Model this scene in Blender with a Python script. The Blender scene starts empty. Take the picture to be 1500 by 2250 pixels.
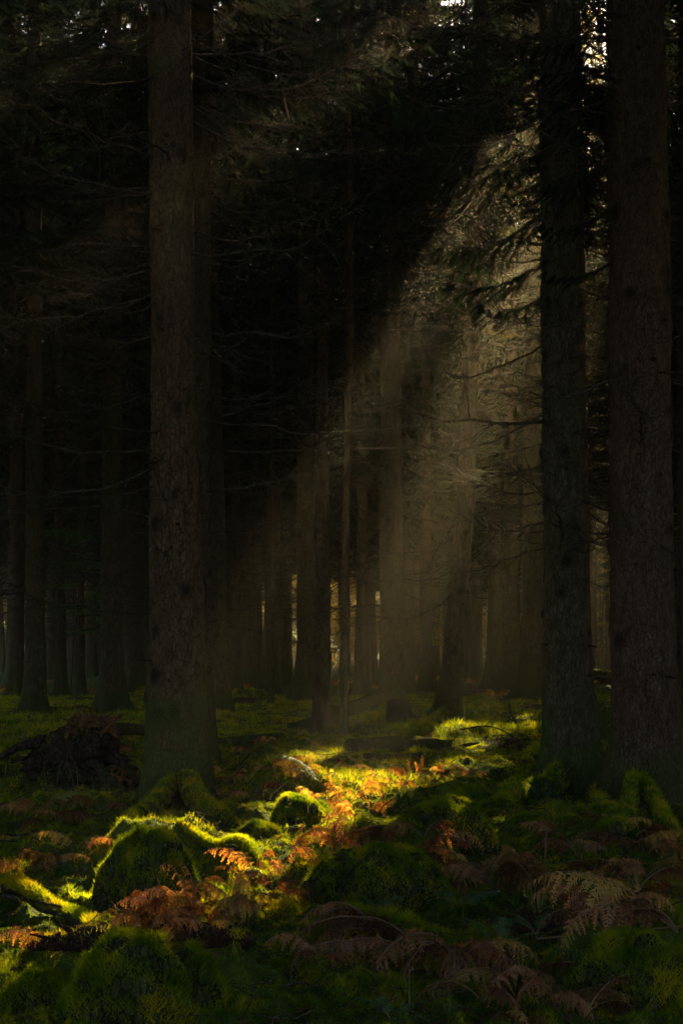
import bpy, math, random
import numpy as np
from mathutils import Vector, Matrix, Euler

# ------------------------------------------------------------------ camera, sky, sun, exposure
S = bpy.context.scene
C = S.collection
FX, CX, HY, EYE = 3125.0, 750.0, 1430.0, 1.4      # focal length in photo pixels, centre column, horizon row, eye height
cam_d = bpy.data.cameras.new('camera'); cam_d.lens = 50; cam_d.sensor_width = 36; cam_d.sensor_height = 24
cam_d.shift_y = (HY - 1125) / 2250.0
cam_d.clip_start = 0.1; cam_d.clip_end = 2000
cam = bpy.data.objects.new('camera', cam_d); C.objects.link(cam)
cam.location = (0, 0, EYE); cam.rotation_euler = (math.radians(90), 0, 0)
S.camera = cam

SX, SZ = 0.24, 0.5856                              # towards the sun: (SX, 1, SZ)
SUN = Vector((SX, 1, SZ)).normalized()
sun_el = math.asin(SUN.z); sun_az = math.atan2(SUN.x, SUN.y)
W = bpy.data.worlds.new("World"); S.world = W; W.use_nodes = True
nt = W.node_tree
sky = nt.nodes.new('ShaderNodeTexSky'); sky.sky_type = 'NISHITA'; sky.sun_disc = False
sky.sun_elevation = sun_el; sky.sun_rotation = sun_az
bgn = nt.nodes['Background']; bgn.inputs['Strength'].default_value = 0.033
nt.links.new(sky.outputs[0], bgn.inputs[0])
sl = bpy.data.lights.new('sun', 'SUN'); sl.energy = 5.0; sl.angle = math.radians(0.5); sl.color = (1.0, 0.79, 0.42)
so = bpy.data.objects.new('sun', sl); C.objects.link(so)
so.rotation_euler = SUN.to_track_quat('Z', 'Y').to_euler()
S.view_settings.view_transform = 'Standard'; S.view_settings.look = 'None'
S.view_settings.gamma = 1.0; S.view_settings.use_curve_mapping = False
S.view_settings.exposure = 3.5
S.render.engine = 'CYCLES'
cy = S.cycles
cy.use_denoising = True
try: cy.denoiser = 'OPENIMAGEDENOISE'
except Exception: pass
cy.denoising_input_passes = 'RGB_ALBEDO_NORMAL'
cy.use_adaptive_sampling = False
cy.max_bounces = 5; cy.diffuse_bounces = 3; cy.transmission_bounces = 3; cy.volume_bounces = 1; cy.glossy_bounces = 2
cy.sample_clamp_indirect = 4.0

HAZE_DENSITY = 0.00092
rng = np.random.default_rng(7)
random.seed(7)

# ------------------------------------------------------------------ noise
def _h(ix, iy, iz):
    n = (ix.astype(np.int64) * 374761393 + iy.astype(np.int64) * 668265263 + iz.astype(np.int64) * 2147483647) & 0xFFFFFFFF
    n = ((n ^ (n >> 13)) * 1274126177) & 0xFFFFFFFF
    n = (n ^ (n >> 16)) & 0xFFFFFF
    return n / 16777215.0
def vnoise(x, y, z=0.0):
    x, y, z = np.broadcast_arrays(np.asarray(x, float), np.asarray(y, float), np.asarray(z, float))
    fx, fy, fz = np.floor(x), np.floor(y), np.floor(z)
    tx, ty, tz = x - fx, y - fy, z - fz
    tx, ty, tz = [t * t * (3 - 2 * t) for t in (tx, ty, tz)]
    ix, iy, iz = fx.astype(np.int64), fy.astype(np.int64), fz.astype(np.int64)
    r = 0
    for a in (0, 1):
        for b in (0, 1):
            for c in (0, 1):
                w = (tx if a else 1 - tx) * (ty if b else 1 - ty) * (tz if c else 1 - tz)
                r = r + w * _h(ix + a, iy + b, iz + c)
    return r * 2 - 1
def fbm(x, y, z=0.0, oct=4, gain=0.5):
    r = 0; a = 1.0; f = 1.0
    for i in range(oct):
        r = r + a * vnoise(np.asarray(x) * f + 17.3 * i, np.asarray(y) * f + 5.1 * i, np.asarray(z) * f + 9.7 * i); a *= gain; f *= 2.03
    return r

# ------------------------------------------------------------------ terrain
def P(px, py, d):                                   # photo pixel at a given distance -> world point
    return np.array([(px - CX) / FX * d, d, EYE - (py - HY) / FX * d])
# moss mounds: (px, py of the foot, radius across, radius along, height, rotation)
MOUNDS = [(325, 1975, .24, .22, .25, 0), (445, 1985, .24, .2, .14, -.3), (540, 1985, .30, .25, .12, 0), (665, 1800, .42, .30, .27, 0),
          (835, 1985, .48, .34, .27, 0), (985, 1830, .42, .45, .25, .2), (335, 2240, .26, .22, .30, 0), (1405, 2240, .32, .28, .26, 0),
          (1130, 1800, .40, .30, .12, 0), (700, 1865, .40, .3, .06, 0), (70, 2230, .3, .25, .10, 0), (650, 2010, .3, .2, .10, 0),
          (100, 1990, .45, .35, .10, -.4), (560, 2200, .4, .2, .05, 0), (1000, 1945, .3, .25, .08, 0), (160, 1830, .5, .5, .14, 0),
          (250, 1690, .6, .6, .22, 0), (1040, 1720, .6, .5, .10, 0), (820, 2120, .35, .25, .08, 0), (1230, 2010, .35, .3, .12, 0),
          (360, 1860, .6, .35, .08, 0), (560, 1840, .3, .2, .09, 0), (790, 1790, .45, .4, .08, 0), (1300, 1900, .6, .5, .15, 0),
          (545, 1550, .8, .8, .25, 0), (960, 1640, .9, .7, .12, 0), (1250, 1540, 1.5, 1.2, .35, 0), (1330, 1600, .9, .7, .25, 0),
          (380, 1545, 1.2, 1., .3, 0), (620, 1660, .7, .5, .12, 0), (870, 1700, .7, .5, .08, 0)]
_M = []
for px, py, rx, ry, h, rot in MOUNDS:
    d = EYE * FX / (py - HY) + ry * 0.9
    _M.append(((px - CX) / FX * d, d, rx, ry, h, rot))
def ground(x, y):
    x = np.asarray(x, float); y = np.asarray(y, float)
    far = np.clip((y - 12) / 40, 0, 1)
    z = 0.05 * fbm(x * .5, y * .5, 0, 3) + 0.22 * far * vnoise(x * .12 + 3, y * .1 + 8)
    b = fbm(x * 2.2 + 40, y * 2.2, 0, 3)
    z = z + 0.045 * np.abs(b) + 0.02 * fbm(x * 7, y * 7 + 9, 0, 2)
    z = z + 0.055 * (1 - np.abs(vnoise(x * 3.1 + 5, y * 2.6 + 1, 0))) ** 2 * (.6 + .8 * vnoise(x * .7, y * .7, 4)) + .065 * (1 - np.abs(vnoise(x * 6 + 5, y * 5, 0))) ** 2 + .025 * (1 - np.abs(vnoise(x * 15, y * 13, 0))) ** 2
    for mx, my, rx, ry, h, rot in _M:
        c, s = math.cos(rot), math.sin(rot)
        dx, dy = x - mx, y - my
        m = np.abs(dx) < 5
        dx = dx + .1 * vnoise(x * 4, y * 4, 7); q = ((c * dx + s * dy) / rx) ** 2 + ((-s * dx + c * dy) / ry) ** 2
        z = z + h * np.exp(-np.minimum(q, 60) ** 1.3 * 0.8)
    s_ = np.clip((y - 116) / 120, 0, 1); z = z + 16 * s_ * s_ * (3 - 2 * s_)
    return z
def hit(px, py):                                    # where the sight line of a photo pixel meets the ground
    d = np.geomspace(3.5, 160, 3000)
    x = (px - CX) / FX * d; z = EYE - (py - HY) / FX * d
    g = ground(x, d)
    i = np.argmax(z <= g)
    if not (z <= g).any(): i = len(d) - 1
    return np.array([x[i], d[i], g[i]])
def moss_amount(x, y):
    m = 0.80 + 0.65 * fbm(x * .9 + 3, y * .7 + 11, 0, 3)
    for mx, my, rx, ry, h, rot in _M: m = m + np.exp(-((x - mx) / rx) ** 2 - ((y - my) / ry) ** 2) * .7
    u = x - SX * y; m = m + .5 * np.exp(-((u + 3.3) / 1.2) ** 2) * (y < 18)
    return np.clip(m, 0, 1)

# ------------------------------------------------------------------ crowns carved so sunlight lands on chosen spots
# a sun ray is fixed by u = x - SX*y (across) and v = y - z/SZ (where it lands)
PATCH = []
for px, py, ru, rv, w in [(110, 1955, .30, .45, 1), (200, 2020, .16, .3, 1), (330, 1850, .42, .45, 1), (420, 1890, .22, .4, 1), (500, 1920, .22, .4, 1), (560, 1950, .25, .45, 1),
                       (380, 2000, .30, .30, 1), (470, 1990, .16, .3, 1), (610, 1900, .22, .5, 1), (690, 1830, .42, .9, 1), (650, 1880, .25, .5, 1), (740, 1900, .2, .4, 1), (620, 1800, .2, .4, 1), (780, 1745, .35, .9, 1),
                       (850, 1725, .25, .7, 1), (960, 1715, .25, .4, 1), (1070, 1690, .1, .2, 1), (1010, 1665, .1, .2, 1), (690, 1660, .35, .8, 1), (705, 1692, .22, .5, 1), (712, 1725, .25, .7, 1),
                       (760, 1850, .14, .3, 1), (1000, 1895, .16, .3, 1), (1065, 1820, .10, .3, 1), (1120, 1750, .25, .3, 1), (925, 1640, .2, .5, 1),
                       (30, 2130, .14, .16, 1), (100, 2125, .10, .12, 1), (190, 2105, .06, .10, 1), (60, 2215, .12, .08, 1), (290, 2085, .06, .06, 1), (150, 2180, .05, .06, 1)]:
    h = hit(px, py)
    PATCH.append((h[0] - SX * h[1], h[1] - h[2] / SZ, ru * 1.08 + .02, rv * 1.25 + .05))
def carved_gap(x, y, z):
    """True where foliage is missing: left out along sun rays to light the chosen spots."""
    u = x - SX * y; v = y - z / SZ
    r = np.zeros(np.shape(u), bool)
    e = 0.13 * fbm(u * 5, v * 2.2, 4, 3)
    for pu, pv, ru, rv in PATCH:
        r |= ((u - pu) / ru) ** 2 + ((v - pv) / rv) ** 2 < 1 + 3 * e
    vw = v + 2.5 * vnoise(u * 2.7 + 3, 0, 6) + 1.2 * vnoise(u * 8, v * .2, 1)
    band = (u > -4.3 + 3 * e) & (u < -2.5 + 3 * e) & (v > 9) & (v < 58)
    nz = np.where((v > 13.5) & (v < 22), vnoise(u * 4.5 + 7, v * 1.0, 2), vnoise(u * 2.3 + 7, v * .45, 2))
    r |= band & (nz > np.interp(vw, [8, 12, 15, 18, 21, 25, 30, 36, 38, 41], [1., .85, .4, .0, .1, .38, .5, .9, .9, .2]))
    return r

# ------------------------------------------------------------------ mesh helpers
class MB:
    def __init__(s): s.v = []; s.f = {3: [], 4: []}; s.m = {3: [], 4: []}; s.n = 0
    def add(s, verts, faces, mi=0):
        verts = np.asarray(verts, np.float32).reshape(-1, 3); faces = np.asarray(faces, np.int64)
        if len(faces) == 0: return
        k = faces.shape[1]
        s.v.append(verts); s.f[k].append(faces + s.n); s.m[k].append(np.full(len(faces), mi, np.int32)); s.n += len(verts)
    def mesh(s, name, mats, smooth=True):
        V = np.concatenate(s.v); me = bpy.data.meshes.new(name)
        me.vertices.add(len(V)); me.vertices.foreach_set('co', V.ravel())
        idx = []; st = []; mi = []; off = 0
        for k in (3, 4):
            if s.f[k]:
                F = np.concatenate(s.f[k]); idx.append(F.ravel()); st.append(off + np.arange(len(F)) * k); off += len(F) * k; mi.append(np.concatenate(s.m[k]))
        idx = np.concatenate(idx).astype(np.int32); st = np.concatenate(st).astype(np.int32); mi = np.concatenate(mi)
        me.loops.add(len(idx)); me.loops.foreach_set('vertex_index', idx)
        me.polygons.add(len(st)); me.polygons.foreach_set('loop_start', st); me.polygons.foreach_set('material_index', mi)
        me.polygons.foreach_set('use_smooth', np.full(len(st), smooth))
        for m in (mats if isinstance(mats, (list, tuple)) else [mats]): me.materials.append(m)
        me.update(calc_edges=True)
        return me
def link(name, data, parent=None, loc=None, rot=None, scale=None):
    o = bpy.data.objects.new(name, data); C.objects.link(o)
    if parent is not None: o.parent = parent
    if loc is not None: o.location = [float(q) for q in loc]
    if rot is not None: o.rotation_euler = rot
    if scale is not None: o.scale = (scale,) * 3 if np.isscalar(scale) else scale
    return o
def tag(o, label, cat, group=None):
    o['label'] = label; o['category'] = cat
    if group: o['group'] = group
    return o
def kind(o, k):
    o['kind'] = k; return o
def tube(mb, pts, rad, n=6, mi=0, amp=0.0, freq=6.0, cap=False, prof=None):
    pts = np.asarray(pts, float); rad = np.broadcast_to(np.asarray(rad, float), (len(pts),))
    t = np.gradient(pts, axis=0); t /= np.linalg.norm(t, axis=1)[:, None] + 1e-9
    ref = np.array([0, 0, 1.0]) if abs(t[0][2]) < .9 else np.array([1.0, 0, 0])
    a = np.cross(np.broadcast_to(ref, t.shape), t); a /= np.linalg.norm(a, axis=1)[:, None] + 1e-9
    b = np.cross(t, a)
    th = np.linspace(0, 2 * np.pi, n, endpoint=False)
    R = rad[:, None] * np.ones(n)
    if prof is not None: R = R * prof
    dirs = a[:, None] * np.cos(th)[None, :, None] + b[:, None] * np.sin(th)[None, :, None]
    if amp:
        q = pts[:, None] + dirs * R[..., None]
        R = R * (1 + amp * fbm(q[..., 0] * freq, q[..., 1] * freq, q[..., 2] * freq, 3))
    V = pts[:, None] + dirs * R[..., None]
    m = len(pts)
    i = np.arange(m - 1)[:, None] * n; j = np.arange(n)[None]; j2 = (j + 1) % n
    F = np.stack([i + j, i + j2, i + n + j2, i + n + j], -1).reshape(-1, 4)
    V = V.reshape(-1, 3)
    mb.add(V, F, mi)
    if cap:
        for e, base in ((0, 0), (m - 1, (m - 1) * n)):
            c = pts[e]
            ring = V[base:base + n]
            k = np.arange(n)
            mb.add(np.vstack([ring, c[None]]), np.stack([k, (k + 1) % n, np.full(n, n)], -1), mi)
def smooth_path(ctrl, n):
    ctrl = np.asarray(ctrl, float)
    m = len(ctrl)
    if m == 2: return ctrl[0] + (ctrl[1] - ctrl[0]) * np.linspace(0, 1, n)[:, None]
    Q = np.vstack([2 * ctrl[0] - ctrl[1], ctrl, 2 * ctrl[-1] - ctrl[-2]])
    s = np.linspace(0, m - 1 - 1e-6, n); i = s.astype(int); t = (s - i)[:, None]
    p0, p1, p2, p3 = Q[i], Q[i + 1], Q[i + 2], Q[i + 3]
    return .5 * (2 * p1 + (p2 - p0) * t + (2 * p0 - 5 * p1 + 4 * p2 - p3) * t ** 2 + (3 * p1 - p0 - 3 * p2 + p3) * t ** 3)

# ------------------------------------------------------------------ materials
def mat(name):
    m = bpy.data.materials.new(name); m.use_nodes = True
    n = m.node_tree; n.nodes.clear()
    return m, n, n.nodes, n.links
def noise(N, L, vec, scale, detail=4, rough=.55):
    x = N.new('ShaderNodeTexNoise'); x.inputs['Scale'].default_value = scale; x.inputs['Detail'].default_value = detail; x.inputs['Roughness'].default_value = rough
    L.new(vec, x.inputs['Vector']); return x
def ramp(N, L, fac, stops):
    r = N.new('ShaderNodeValToRGB'); e = r.color_ramp.elements
    while len(e) < len(stops): e.new(.5)
    for q, (p, c) in zip(e, stops): q.position = p; q.color = (*c, 1)
    L.new(fac, r.inputs[0]); return r
def mixc(N, L, f, a, b):
    m = N.new('ShaderNodeMix'); m.data_type = 'RGBA'
    L.new(f, m.inputs[0]) if not isinstance(f, float) else setattr(m.inputs[0], 'default_value', f)
    for s, v in ((6, a), (7, b)):
        if isinstance(v, tuple): m.inputs[s].default_value = (*v, 1)
        else: L.new(v, m.inputs[s])
    return m.outputs[2]
def bark(name, c1, c2, c3, moss_h=0.6, moss=0.5, plates=16.0):
    m, n, N, L = mat(name)
    tc = N.new('ShaderNodeTexCoord'); mp = N.new('ShaderNodeMapping'); mp.inputs['Scale'].default_value = (1, 1, .35)
    L.new(tc.outputs['Object'], mp.inputs['Vector'])
    v = mp.outputs[0]
    vor = N.new('ShaderNodeTexVoronoi'); vor.feature = 'DISTANCE_TO_EDGE'; vor.inputs['Scale'].default_value = plates * 2.2
    nw = noise(N, L, v, plates * .8, 3)
    add = N.new('ShaderNodeVectorMath'); add.operation = 'MULTIPLY_ADD'; add.inputs[1].default_value = (.06, .06, .06)
    L.new(nw.outputs['Color'], add.inputs[0]); L.new(v, add.inputs[2]); L.new(add.outputs[0], vor.inputs['Vector'])
    n1 = noise(N, L, v, plates, 6, .65); n2 = noise(N, L, tc.outputs['Object'], 2.5, 4); n3 = noise(N, L, v, 60, 3)
    col = ramp(N, L, n1.outputs[0], [(.25, c1), (.5, c2), (.75, c3)]).outputs[0]
    crack = ramp(N, L, vor.outputs['Distance'], [(.0, (.25,) * 3), (.12, (1,) * 3)])
    mul = N.new('ShaderNodeMix'); mul.data_type = 'RGBA'; mul.blend_type = 'MULTIPLY'; mul.inputs[0].default_value = .8
    L.new(col, mul.inputs[6]); L.new(crack.outputs[0], mul.inputs[7]); col = mul.outputs[2]
    at = N.new('ShaderNodeAttribute'); at.attribute_name = 'knot'
    col = mixc(N, L, at.outputs['Fac'], col, (.012, .009, .007))
    li = ramp(N, L, noise(N, L, tc.outputs['Object'], 14, 5, .7).outputs[0], [(.60, (0,) * 3), (.70, (1,) * 3)])
    lf = N.new('ShaderNodeMath'); lf.operation = 'MULTIPLY'; lf.inputs[1].default_value = .35
    L.new(li.outputs[0], lf.inputs[0]); col = mixc(N, L, lf.outputs[0], col, (.10, .13, .09))
    # moss grows low on the trunk, in patches higher up
    sx = N.new('ShaderNodeSeparateXYZ'); L.new(tc.outputs['Object'], sx.inputs[0])
    mr = N.new('ShaderNodeMapRange'); mr.inputs['From Min'].default_value = moss_h * 2.6; mr.inputs['From Max'].default_value = 0.0; mr.inputs['To Min'].default_value = 0; mr.inputs['To Max'].default_value = .55
    L.new(sx.outputs[2], mr.inputs[0])
    s = N.new('ShaderNodeMath'); L.new(mr.outputs[0], s.inputs[0]); L.new(n2.outputs[0], s.inputs[1])
    mm = ramp(N, L, s.outputs[0], [(.62, (0,) * 3), (.78, (1,) * 3)])
    mf = N.new('ShaderNodeMath'); mf.operation = 'MULTIPLY'; mf.inputs[1].default_value = moss
    L.new(mm.outputs[0], mf.inputs[0]); col = mixc(N, L, mf.outputs[0], col, (.030, .046, .010))
    b = N.new('ShaderNodeBsdfPrincipled'); b.inputs['Roughness'].default_value = .95; b.inputs['Specular IOR Level'].default_value = .04
    L.new(col, b.inputs['Base Color'])
    h = N.new('ShaderNodeMath'); h.operation = 'MULTIPLY_ADD'; h.inputs[1].default_value = .6; L.new(crack.outputs[0], h.inputs[0]); L.new(n1.outputs[0], h.inputs[2])
    h2 = N.new('ShaderNodeMath'); h2.operation = 'MULTIPLY_ADD'; h2.inputs[1].default_value = .4; L.new(n3.outputs[0], h2.inputs[0]); L.new(h.outputs[0], h2.inputs[2])
    bp = N.new('ShaderNodeBump'); bp.inputs['Strength'].default_value = .9; bp.inputs['Distance'].default_value = .02
    L.new(h2.outputs[0], bp.inputs['Height']); L.new(bp.outputs[0], b.inputs['Normal'])
    o = N.new('ShaderNodeOutputMaterial'); L.new(b.outputs[0], o.inputs[0])
    return m
def leaf(name, c1, c2, trans=.5, scale=3.0, tint=None, gloss=0.0, rnd=0.0, c3=None):
    m, n, N, L = mat(name)
    tc = N.new('ShaderNodeTexCoord'); oi = N.new('ShaderNodeObjectInfo')
    nz = noise(N, L, tc.outputs['Object'], scale, 3)
    fac = nz.outputs[0]
    if rnd:
        a = N.new('ShaderNodeMath'); a.operation = 'MULTIPLY_ADD'; a.inputs[1].default_value = rnd
        b_ = N.new('ShaderNodeMath'); b_.operation = 'SUBTRACT'; b_.inputs[1].default_value = .5
        L.new(oi.outputs['Random'], b_.inputs[0]); L.new(b_.outputs[0], a.inputs[0]); L.new(fac, a.inputs[2]); fac = a.outputs[0]
    col = ramp(N, L, fac, [(.32, c1), (.68, c2)] if c3 is None else [(.3, c1), (.52, c2), (.72, c3)]).outputs[0]
    d = N.new('ShaderNodeBsdfDiffuse'); t = N.new('ShaderNodeBsdfTranslucent'); L.new(col, d.inputs[0])
    if tint:
        mu = N.new('ShaderNodeMix'); mu.data_type = 'RGBA'; mu.blend_type = 'MULTIPLY'; mu.inputs[0].default_value = 1; mu.inputs[7].default_value = (*tint, 1)
        L.new(col, mu.inputs[6]); L.new(mu.outputs[2], t.inputs[0])
    else: L.new(col, t.inputs[0])
    mx = N.new('ShaderNodeMixShader'); mx.inputs[0].default_value = trans
    L.new(d.outputs[0], mx.inputs[1]); L.new(t.outputs[0], mx.inputs[2]); out = mx.outputs[0]
    if gloss:
        g = N.new('ShaderNodeBsdfGlossy'); g.inputs['Roughness'].default_value = .45; g.inputs[0].default_value = (.8, .8, .8, 1)
        m2 = N.new('ShaderNodeMixShader'); m2.inputs[0].default_value = gloss; L.new(out, m2.inputs[1]); L.new(g.outputs[0], m2.inputs[2]); out = m2.outputs[0]
    o = N.new('ShaderNodeOutputMaterial'); L.new(out, o.inputs[0])
    return m
M_BARK_RED = bark('bark_red', (.032, .020, .011), (.068, .043, .024), (.11, .072, .042), .55, .7)
M_BARK = bark('bark_brown', (.026, .018, .011), (.052, .036, .022), (.09, .066, .045), .5, .7)
M_BARK_GREY = bark('bark_grey', (.030, .019, .012), (.060, .038, .025), (.10, .067, .046), .3, .5, 20)
M_BARK_GREEN = bark('bark_green', (.028, .023, .013), (.055, .045, .026), (.10, .082, .052), .35, .7)
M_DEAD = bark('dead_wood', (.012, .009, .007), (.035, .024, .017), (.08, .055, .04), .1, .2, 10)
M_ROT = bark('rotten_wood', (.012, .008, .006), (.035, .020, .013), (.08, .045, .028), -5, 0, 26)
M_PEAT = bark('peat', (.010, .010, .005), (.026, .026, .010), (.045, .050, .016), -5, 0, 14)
M_TWIG_ = bark('litter_twig', (.02, .016, .012), (.06, .045, .03), (.12, .09, .065), -5, .0, 12)
M_TWIG = bark('twig_bark', (.020, .017, .013), (.038, .032, .025), (.07, .06, .05), -5, .0, 12)
M_SPLINTER = bark('splintered_wood', (.07, .032, .015), (.14, .065, .030), (.23, .115, .055), -5, 0, 22)
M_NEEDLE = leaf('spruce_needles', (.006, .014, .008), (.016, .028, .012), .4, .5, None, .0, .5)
M_GOLD = leaf('golden_leaves', (.16, .10, .018), (.27, .19, .035), .6, .6, None, 0, .6)
M_LARCH = leaf('larch_needles', (.16, .11, .015), (.30, .19, .03), .5, .6, None, .0, .4)
M_BEECH = leaf('young_beech_leaves', (.04, .10, .018), (.09, .14, .025), .55, 2, None, .0, .5)
M_MOSS = leaf('moss', (.040, .085, .008), (.14, .19, .012), .6, 6.5, (2.2, 1.75, .45), 0, 0, (.27, .245, .012))
M_DEADFERN = leaf('dead_bracken', (.070, .044, .026), (.15, .095, .056), .55, 5, (3.6, 2.0, .28), .0, .9, (.25, .165, .105))
M_GREENFERN = leaf('green_fern', (.03, .085, .03), (.07, .15, .04), .5, 4, (1.5, 1.5, .4), .03, .4)
M_PALEFERN = leaf('yellowing_fern', (.10, .15, .03), (.20, .22, .05), .5, 4, (1.6, 1.3, .4), .03, .4)
M_GRASS = leaf('grass_blades', (.08, .13, .02), (.20, .20, .05), .55, 4, (1.5, 1.2, .5), .03, .3)
M_DRY = leaf('dry_stems', (.09, .06, .03), (.17, .12, .07), .35, 4, None, .0, .3)
M_LITTER = leaf('leaf_litter', (.04, .022, .013), (.10, .055, .03), .3, 9, None, .0, .3, (.16, .09, .05))
M_STALK = leaf('fern_stalk', (.10, .06, .03), (.20, .13, .07), .1, 6)

# broad light and dark drifts of different mosses
_n = M_MOSS.node_tree; _N, _L = _n.nodes, _n.links
_tc = [q for q in _N if q.type == 'TEX_COORD'][0]; _rp = [q for q in _N if q.type == 'VALTORGB'][0]; _nz = [q for q in _N if q.type == 'TEX_NOISE'][0]
_b = noise(_N, _L, _tc.outputs['Object'], 1.7, 3); _m = _N.new('ShaderNodeMath'); _m.operation = 'MULTIPLY_ADD'; _m.inputs[1].default_value = .9; _m.inputs[2].default_value = -.45
_a = _N.new('ShaderNodeMath'); _L.new(_b.outputs[0], _m.inputs[0]); _L.new(_m.outputs[0], _a.inputs[0]); _L.new(_nz.outputs[0], _a.inputs[1]); _L.new(_a.outputs[0], _rp.inputs[0])

m, n, N, L = mat('forest_floor')
tc = N.new('ShaderNodeTexCoord'); at = N.new('ShaderNodeAttribute'); at.attribute_name = 'moss'
n1 = noise(N, L, tc.outputs['Object'], 9, 6, .65); n2 = noise(N, L, tc.outputs['Object'], 45, 4, .7); n3 = noise(N, L, tc.outputs['Object'], 2.2, 4)
lit = ramp(N, L, n2.outputs[0], [(.3, (.018, .011, .007)), (.5, (.055, .032, .018)), (.72, (.12, .075, .042))]).outputs[0]
mos = ramp(N, L, n1.outputs[0], [(.3, (.025, .045, .006)), (.55, (.060, .085, .010)), (.75, (.11, .125, .014))]).outputs[0]
ad = N.new('ShaderNodeMath'); ad.operation = 'ADD'; L.new(at.outputs['Fac'], ad.inputs[0])
sb = N.new('ShaderNodeMath'); sb.operation = 'MULTIPLY_ADD'; sb.inputs[1].default_value = .9; sb.inputs[2].default_value = -.45; L.new(n1.outputs[0], sb.inputs[0]); L.new(sb.outputs[0], ad.inputs[1])
mf = ramp(N, L, ad.outputs[0], [(.3, (0,) * 3), (.5, (1,) * 3)])
col = mixc(N, L, mf.outputs[0], lit, mos)
b = N.new('ShaderNodeBsdfPrincipled'); b.inputs['Roughness'].default_value = .95; b.inputs['Specular IOR Level'].default_value = .1
L.new(col, b.inputs['Base Color'])
bh = N.new('ShaderNodeMath'); L.new(n1.outputs[0], bh.inputs[0]); L.new(n2.outputs[0], bh.inputs[1])
bp = N.new('ShaderNodeBump'); bp.inputs['Strength'].default_value = 1; bp.inputs['Distance'].default_value = .05; L.new(bh.outputs[0], bp.inputs['Height']); L.new(bp.outputs[0], b.inputs['Normal'])
o = N.new('ShaderNodeOutputMaterial'); L.new(b.outputs[0], o.inputs[0])
M_FLOOR = m

# ------------------------------------------------------------------ the ground, one sheet
gx = np.sinh(np.linspace(-5.2, 5.2, 640)); gx = gx / gx.max() * 200
gx = np.concatenate([-np.geomspace(200, 5, 70)[:-1], np.linspace(-5, 5, 430), np.geomspace(5, 200, 70)[1:]])
gy = np.concatenate([np.linspace(-40, 3.2, 30), np.geomspace(3.25, 40, 760), np.geomspace(40.5, 320, 90)])
X, Y = np.meshgrid(gx, gy, indexing='xy')
Z = ground(X, Y)
Z = np.where(Y < 3, Z * .3, Z)
nx_, ny_ = len(gx), len(gy)
V = np.stack([X, Y, Z], -1).reshape(-1, 3)
i = np.arange(ny_ - 1)[:, None] * nx_ + np.arange(nx_ - 1)[None]
F = np.stack([i, i + 1, i + nx_ + 1, i + nx_], -1).reshape(-1, 4)
mb = MB(); mb.add(V, F)
me = mb.mesh('ground', M_FLOOR)
a = me.attributes.new('moss', 'FLOAT', 'POINT'); a.data.foreach_set('value', moss_amount(X, Y).ravel().astype(np.float32))
kind(link('ground', me), 'structure')

# ------------------------------------------------------------------ moss, grass and litter that nobody could count
def scatter(n, y0, y1, margin=.06):
    y = np.sqrt(rng.uniform(y0 * y0, y1 * y1, n)); x = rng.uniform(-.24 - margin, .24 + margin, n) * y
    return x, y
def blades(mb, x, y, z, h, w, lean, mi=0):
    n = len(x); az = rng.uniform(0, 2 * np.pi, n); az2 = rng.uniform(0, 2 * np.pi, n)
    dx, dy = np.cos(az) * w / 2, np.sin(az) * w / 2
    a = np.stack([x - dx, y - dy, z], -1); b = np.stack([x + dx, y + dy, z], -1)
    c = np.stack([x + np.cos(az2) * lean * h, y + np.sin(az2) * lean * h, z + h], -1)
    mb.add(np.stack([a, b, c], 1).reshape(-1, 3), np.arange(3 * n).reshape(-1, 3), mi)
mb = MB()
for y0, y1, n, h0, w0 in ((4.3, 7.5, 360000, .022, .0042), (7.5, 12, 360000, .024, .005), (12, 20, 300000, .04, .009), (20, 40, 260000, .06, .018)):
    x, y = scatter(n, y0, y1)
    ma = moss_amount(x, y) + .22 * vnoise(x * 9, y * 9, 3)
    k = ma > rng.uniform(.30, .60, n); x, y = x[k], y[k]; n = len(x)
    tall = np.clip(1 + 1.3 * vnoise(x * 3.1, y * 3.1, 8) + .9 * vnoise(x * 13, y * 13, 8), .55, 2.8)
    h = h0 * rng.uniform(.5, 1.3, n) * tall
    blades(mb, x, y, ground(x, y) - .006, h, w0 * rng.uniform(.7, 1.4, n), rng.uniform(.2, 1.0, n))
kind(tag(link('moss', mb.mesh('moss', M_MOSS, False)), 'deep green moss cushioning the forest floor between the trees', 'moss'), 'stuff')

mb = MB()
for y0, y1, n, w in ((4.3, 9, 9000, .024), (9, 18, 9000, .035), (18, 45, 9000, .07)):
    x, y = scatter(n, y0, y1)
    ma = moss_amount(x, y); k = ma < rng.uniform(.25, 1.2, n); x, y = x[k], y[k]; n = len(x)
    z = ground(x, y) + rng.uniform(.004, .03, n)
    az = rng.uniform(0, 6.28, n); s = w * rng.uniform(.5, 1.2, n)
    d = np.stack([np.cos(az), np.sin(az), rng.uniform(-.4, .4, n)], -1) * s[:, None]
    e = np.stack([-np.sin(az), np.cos(az), rng.uniform(-.4, .4, n)], -1) * (s * .45)[:, None]
    c = np.stack([x, y, z], -1)
    mb.add(np.stack([c - d, c + e, c + d, c - e], 1).reshape(-1, 3), np.arange(4 * n).reshape(-1, 4))
kind(tag(link('leaf_litter', mb.mesh('leaf_litter', M_LITTER, False)), 'brown dead leaves and bark scraps scattered over the moss', 'leaf litter'), 'stuff')

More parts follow.
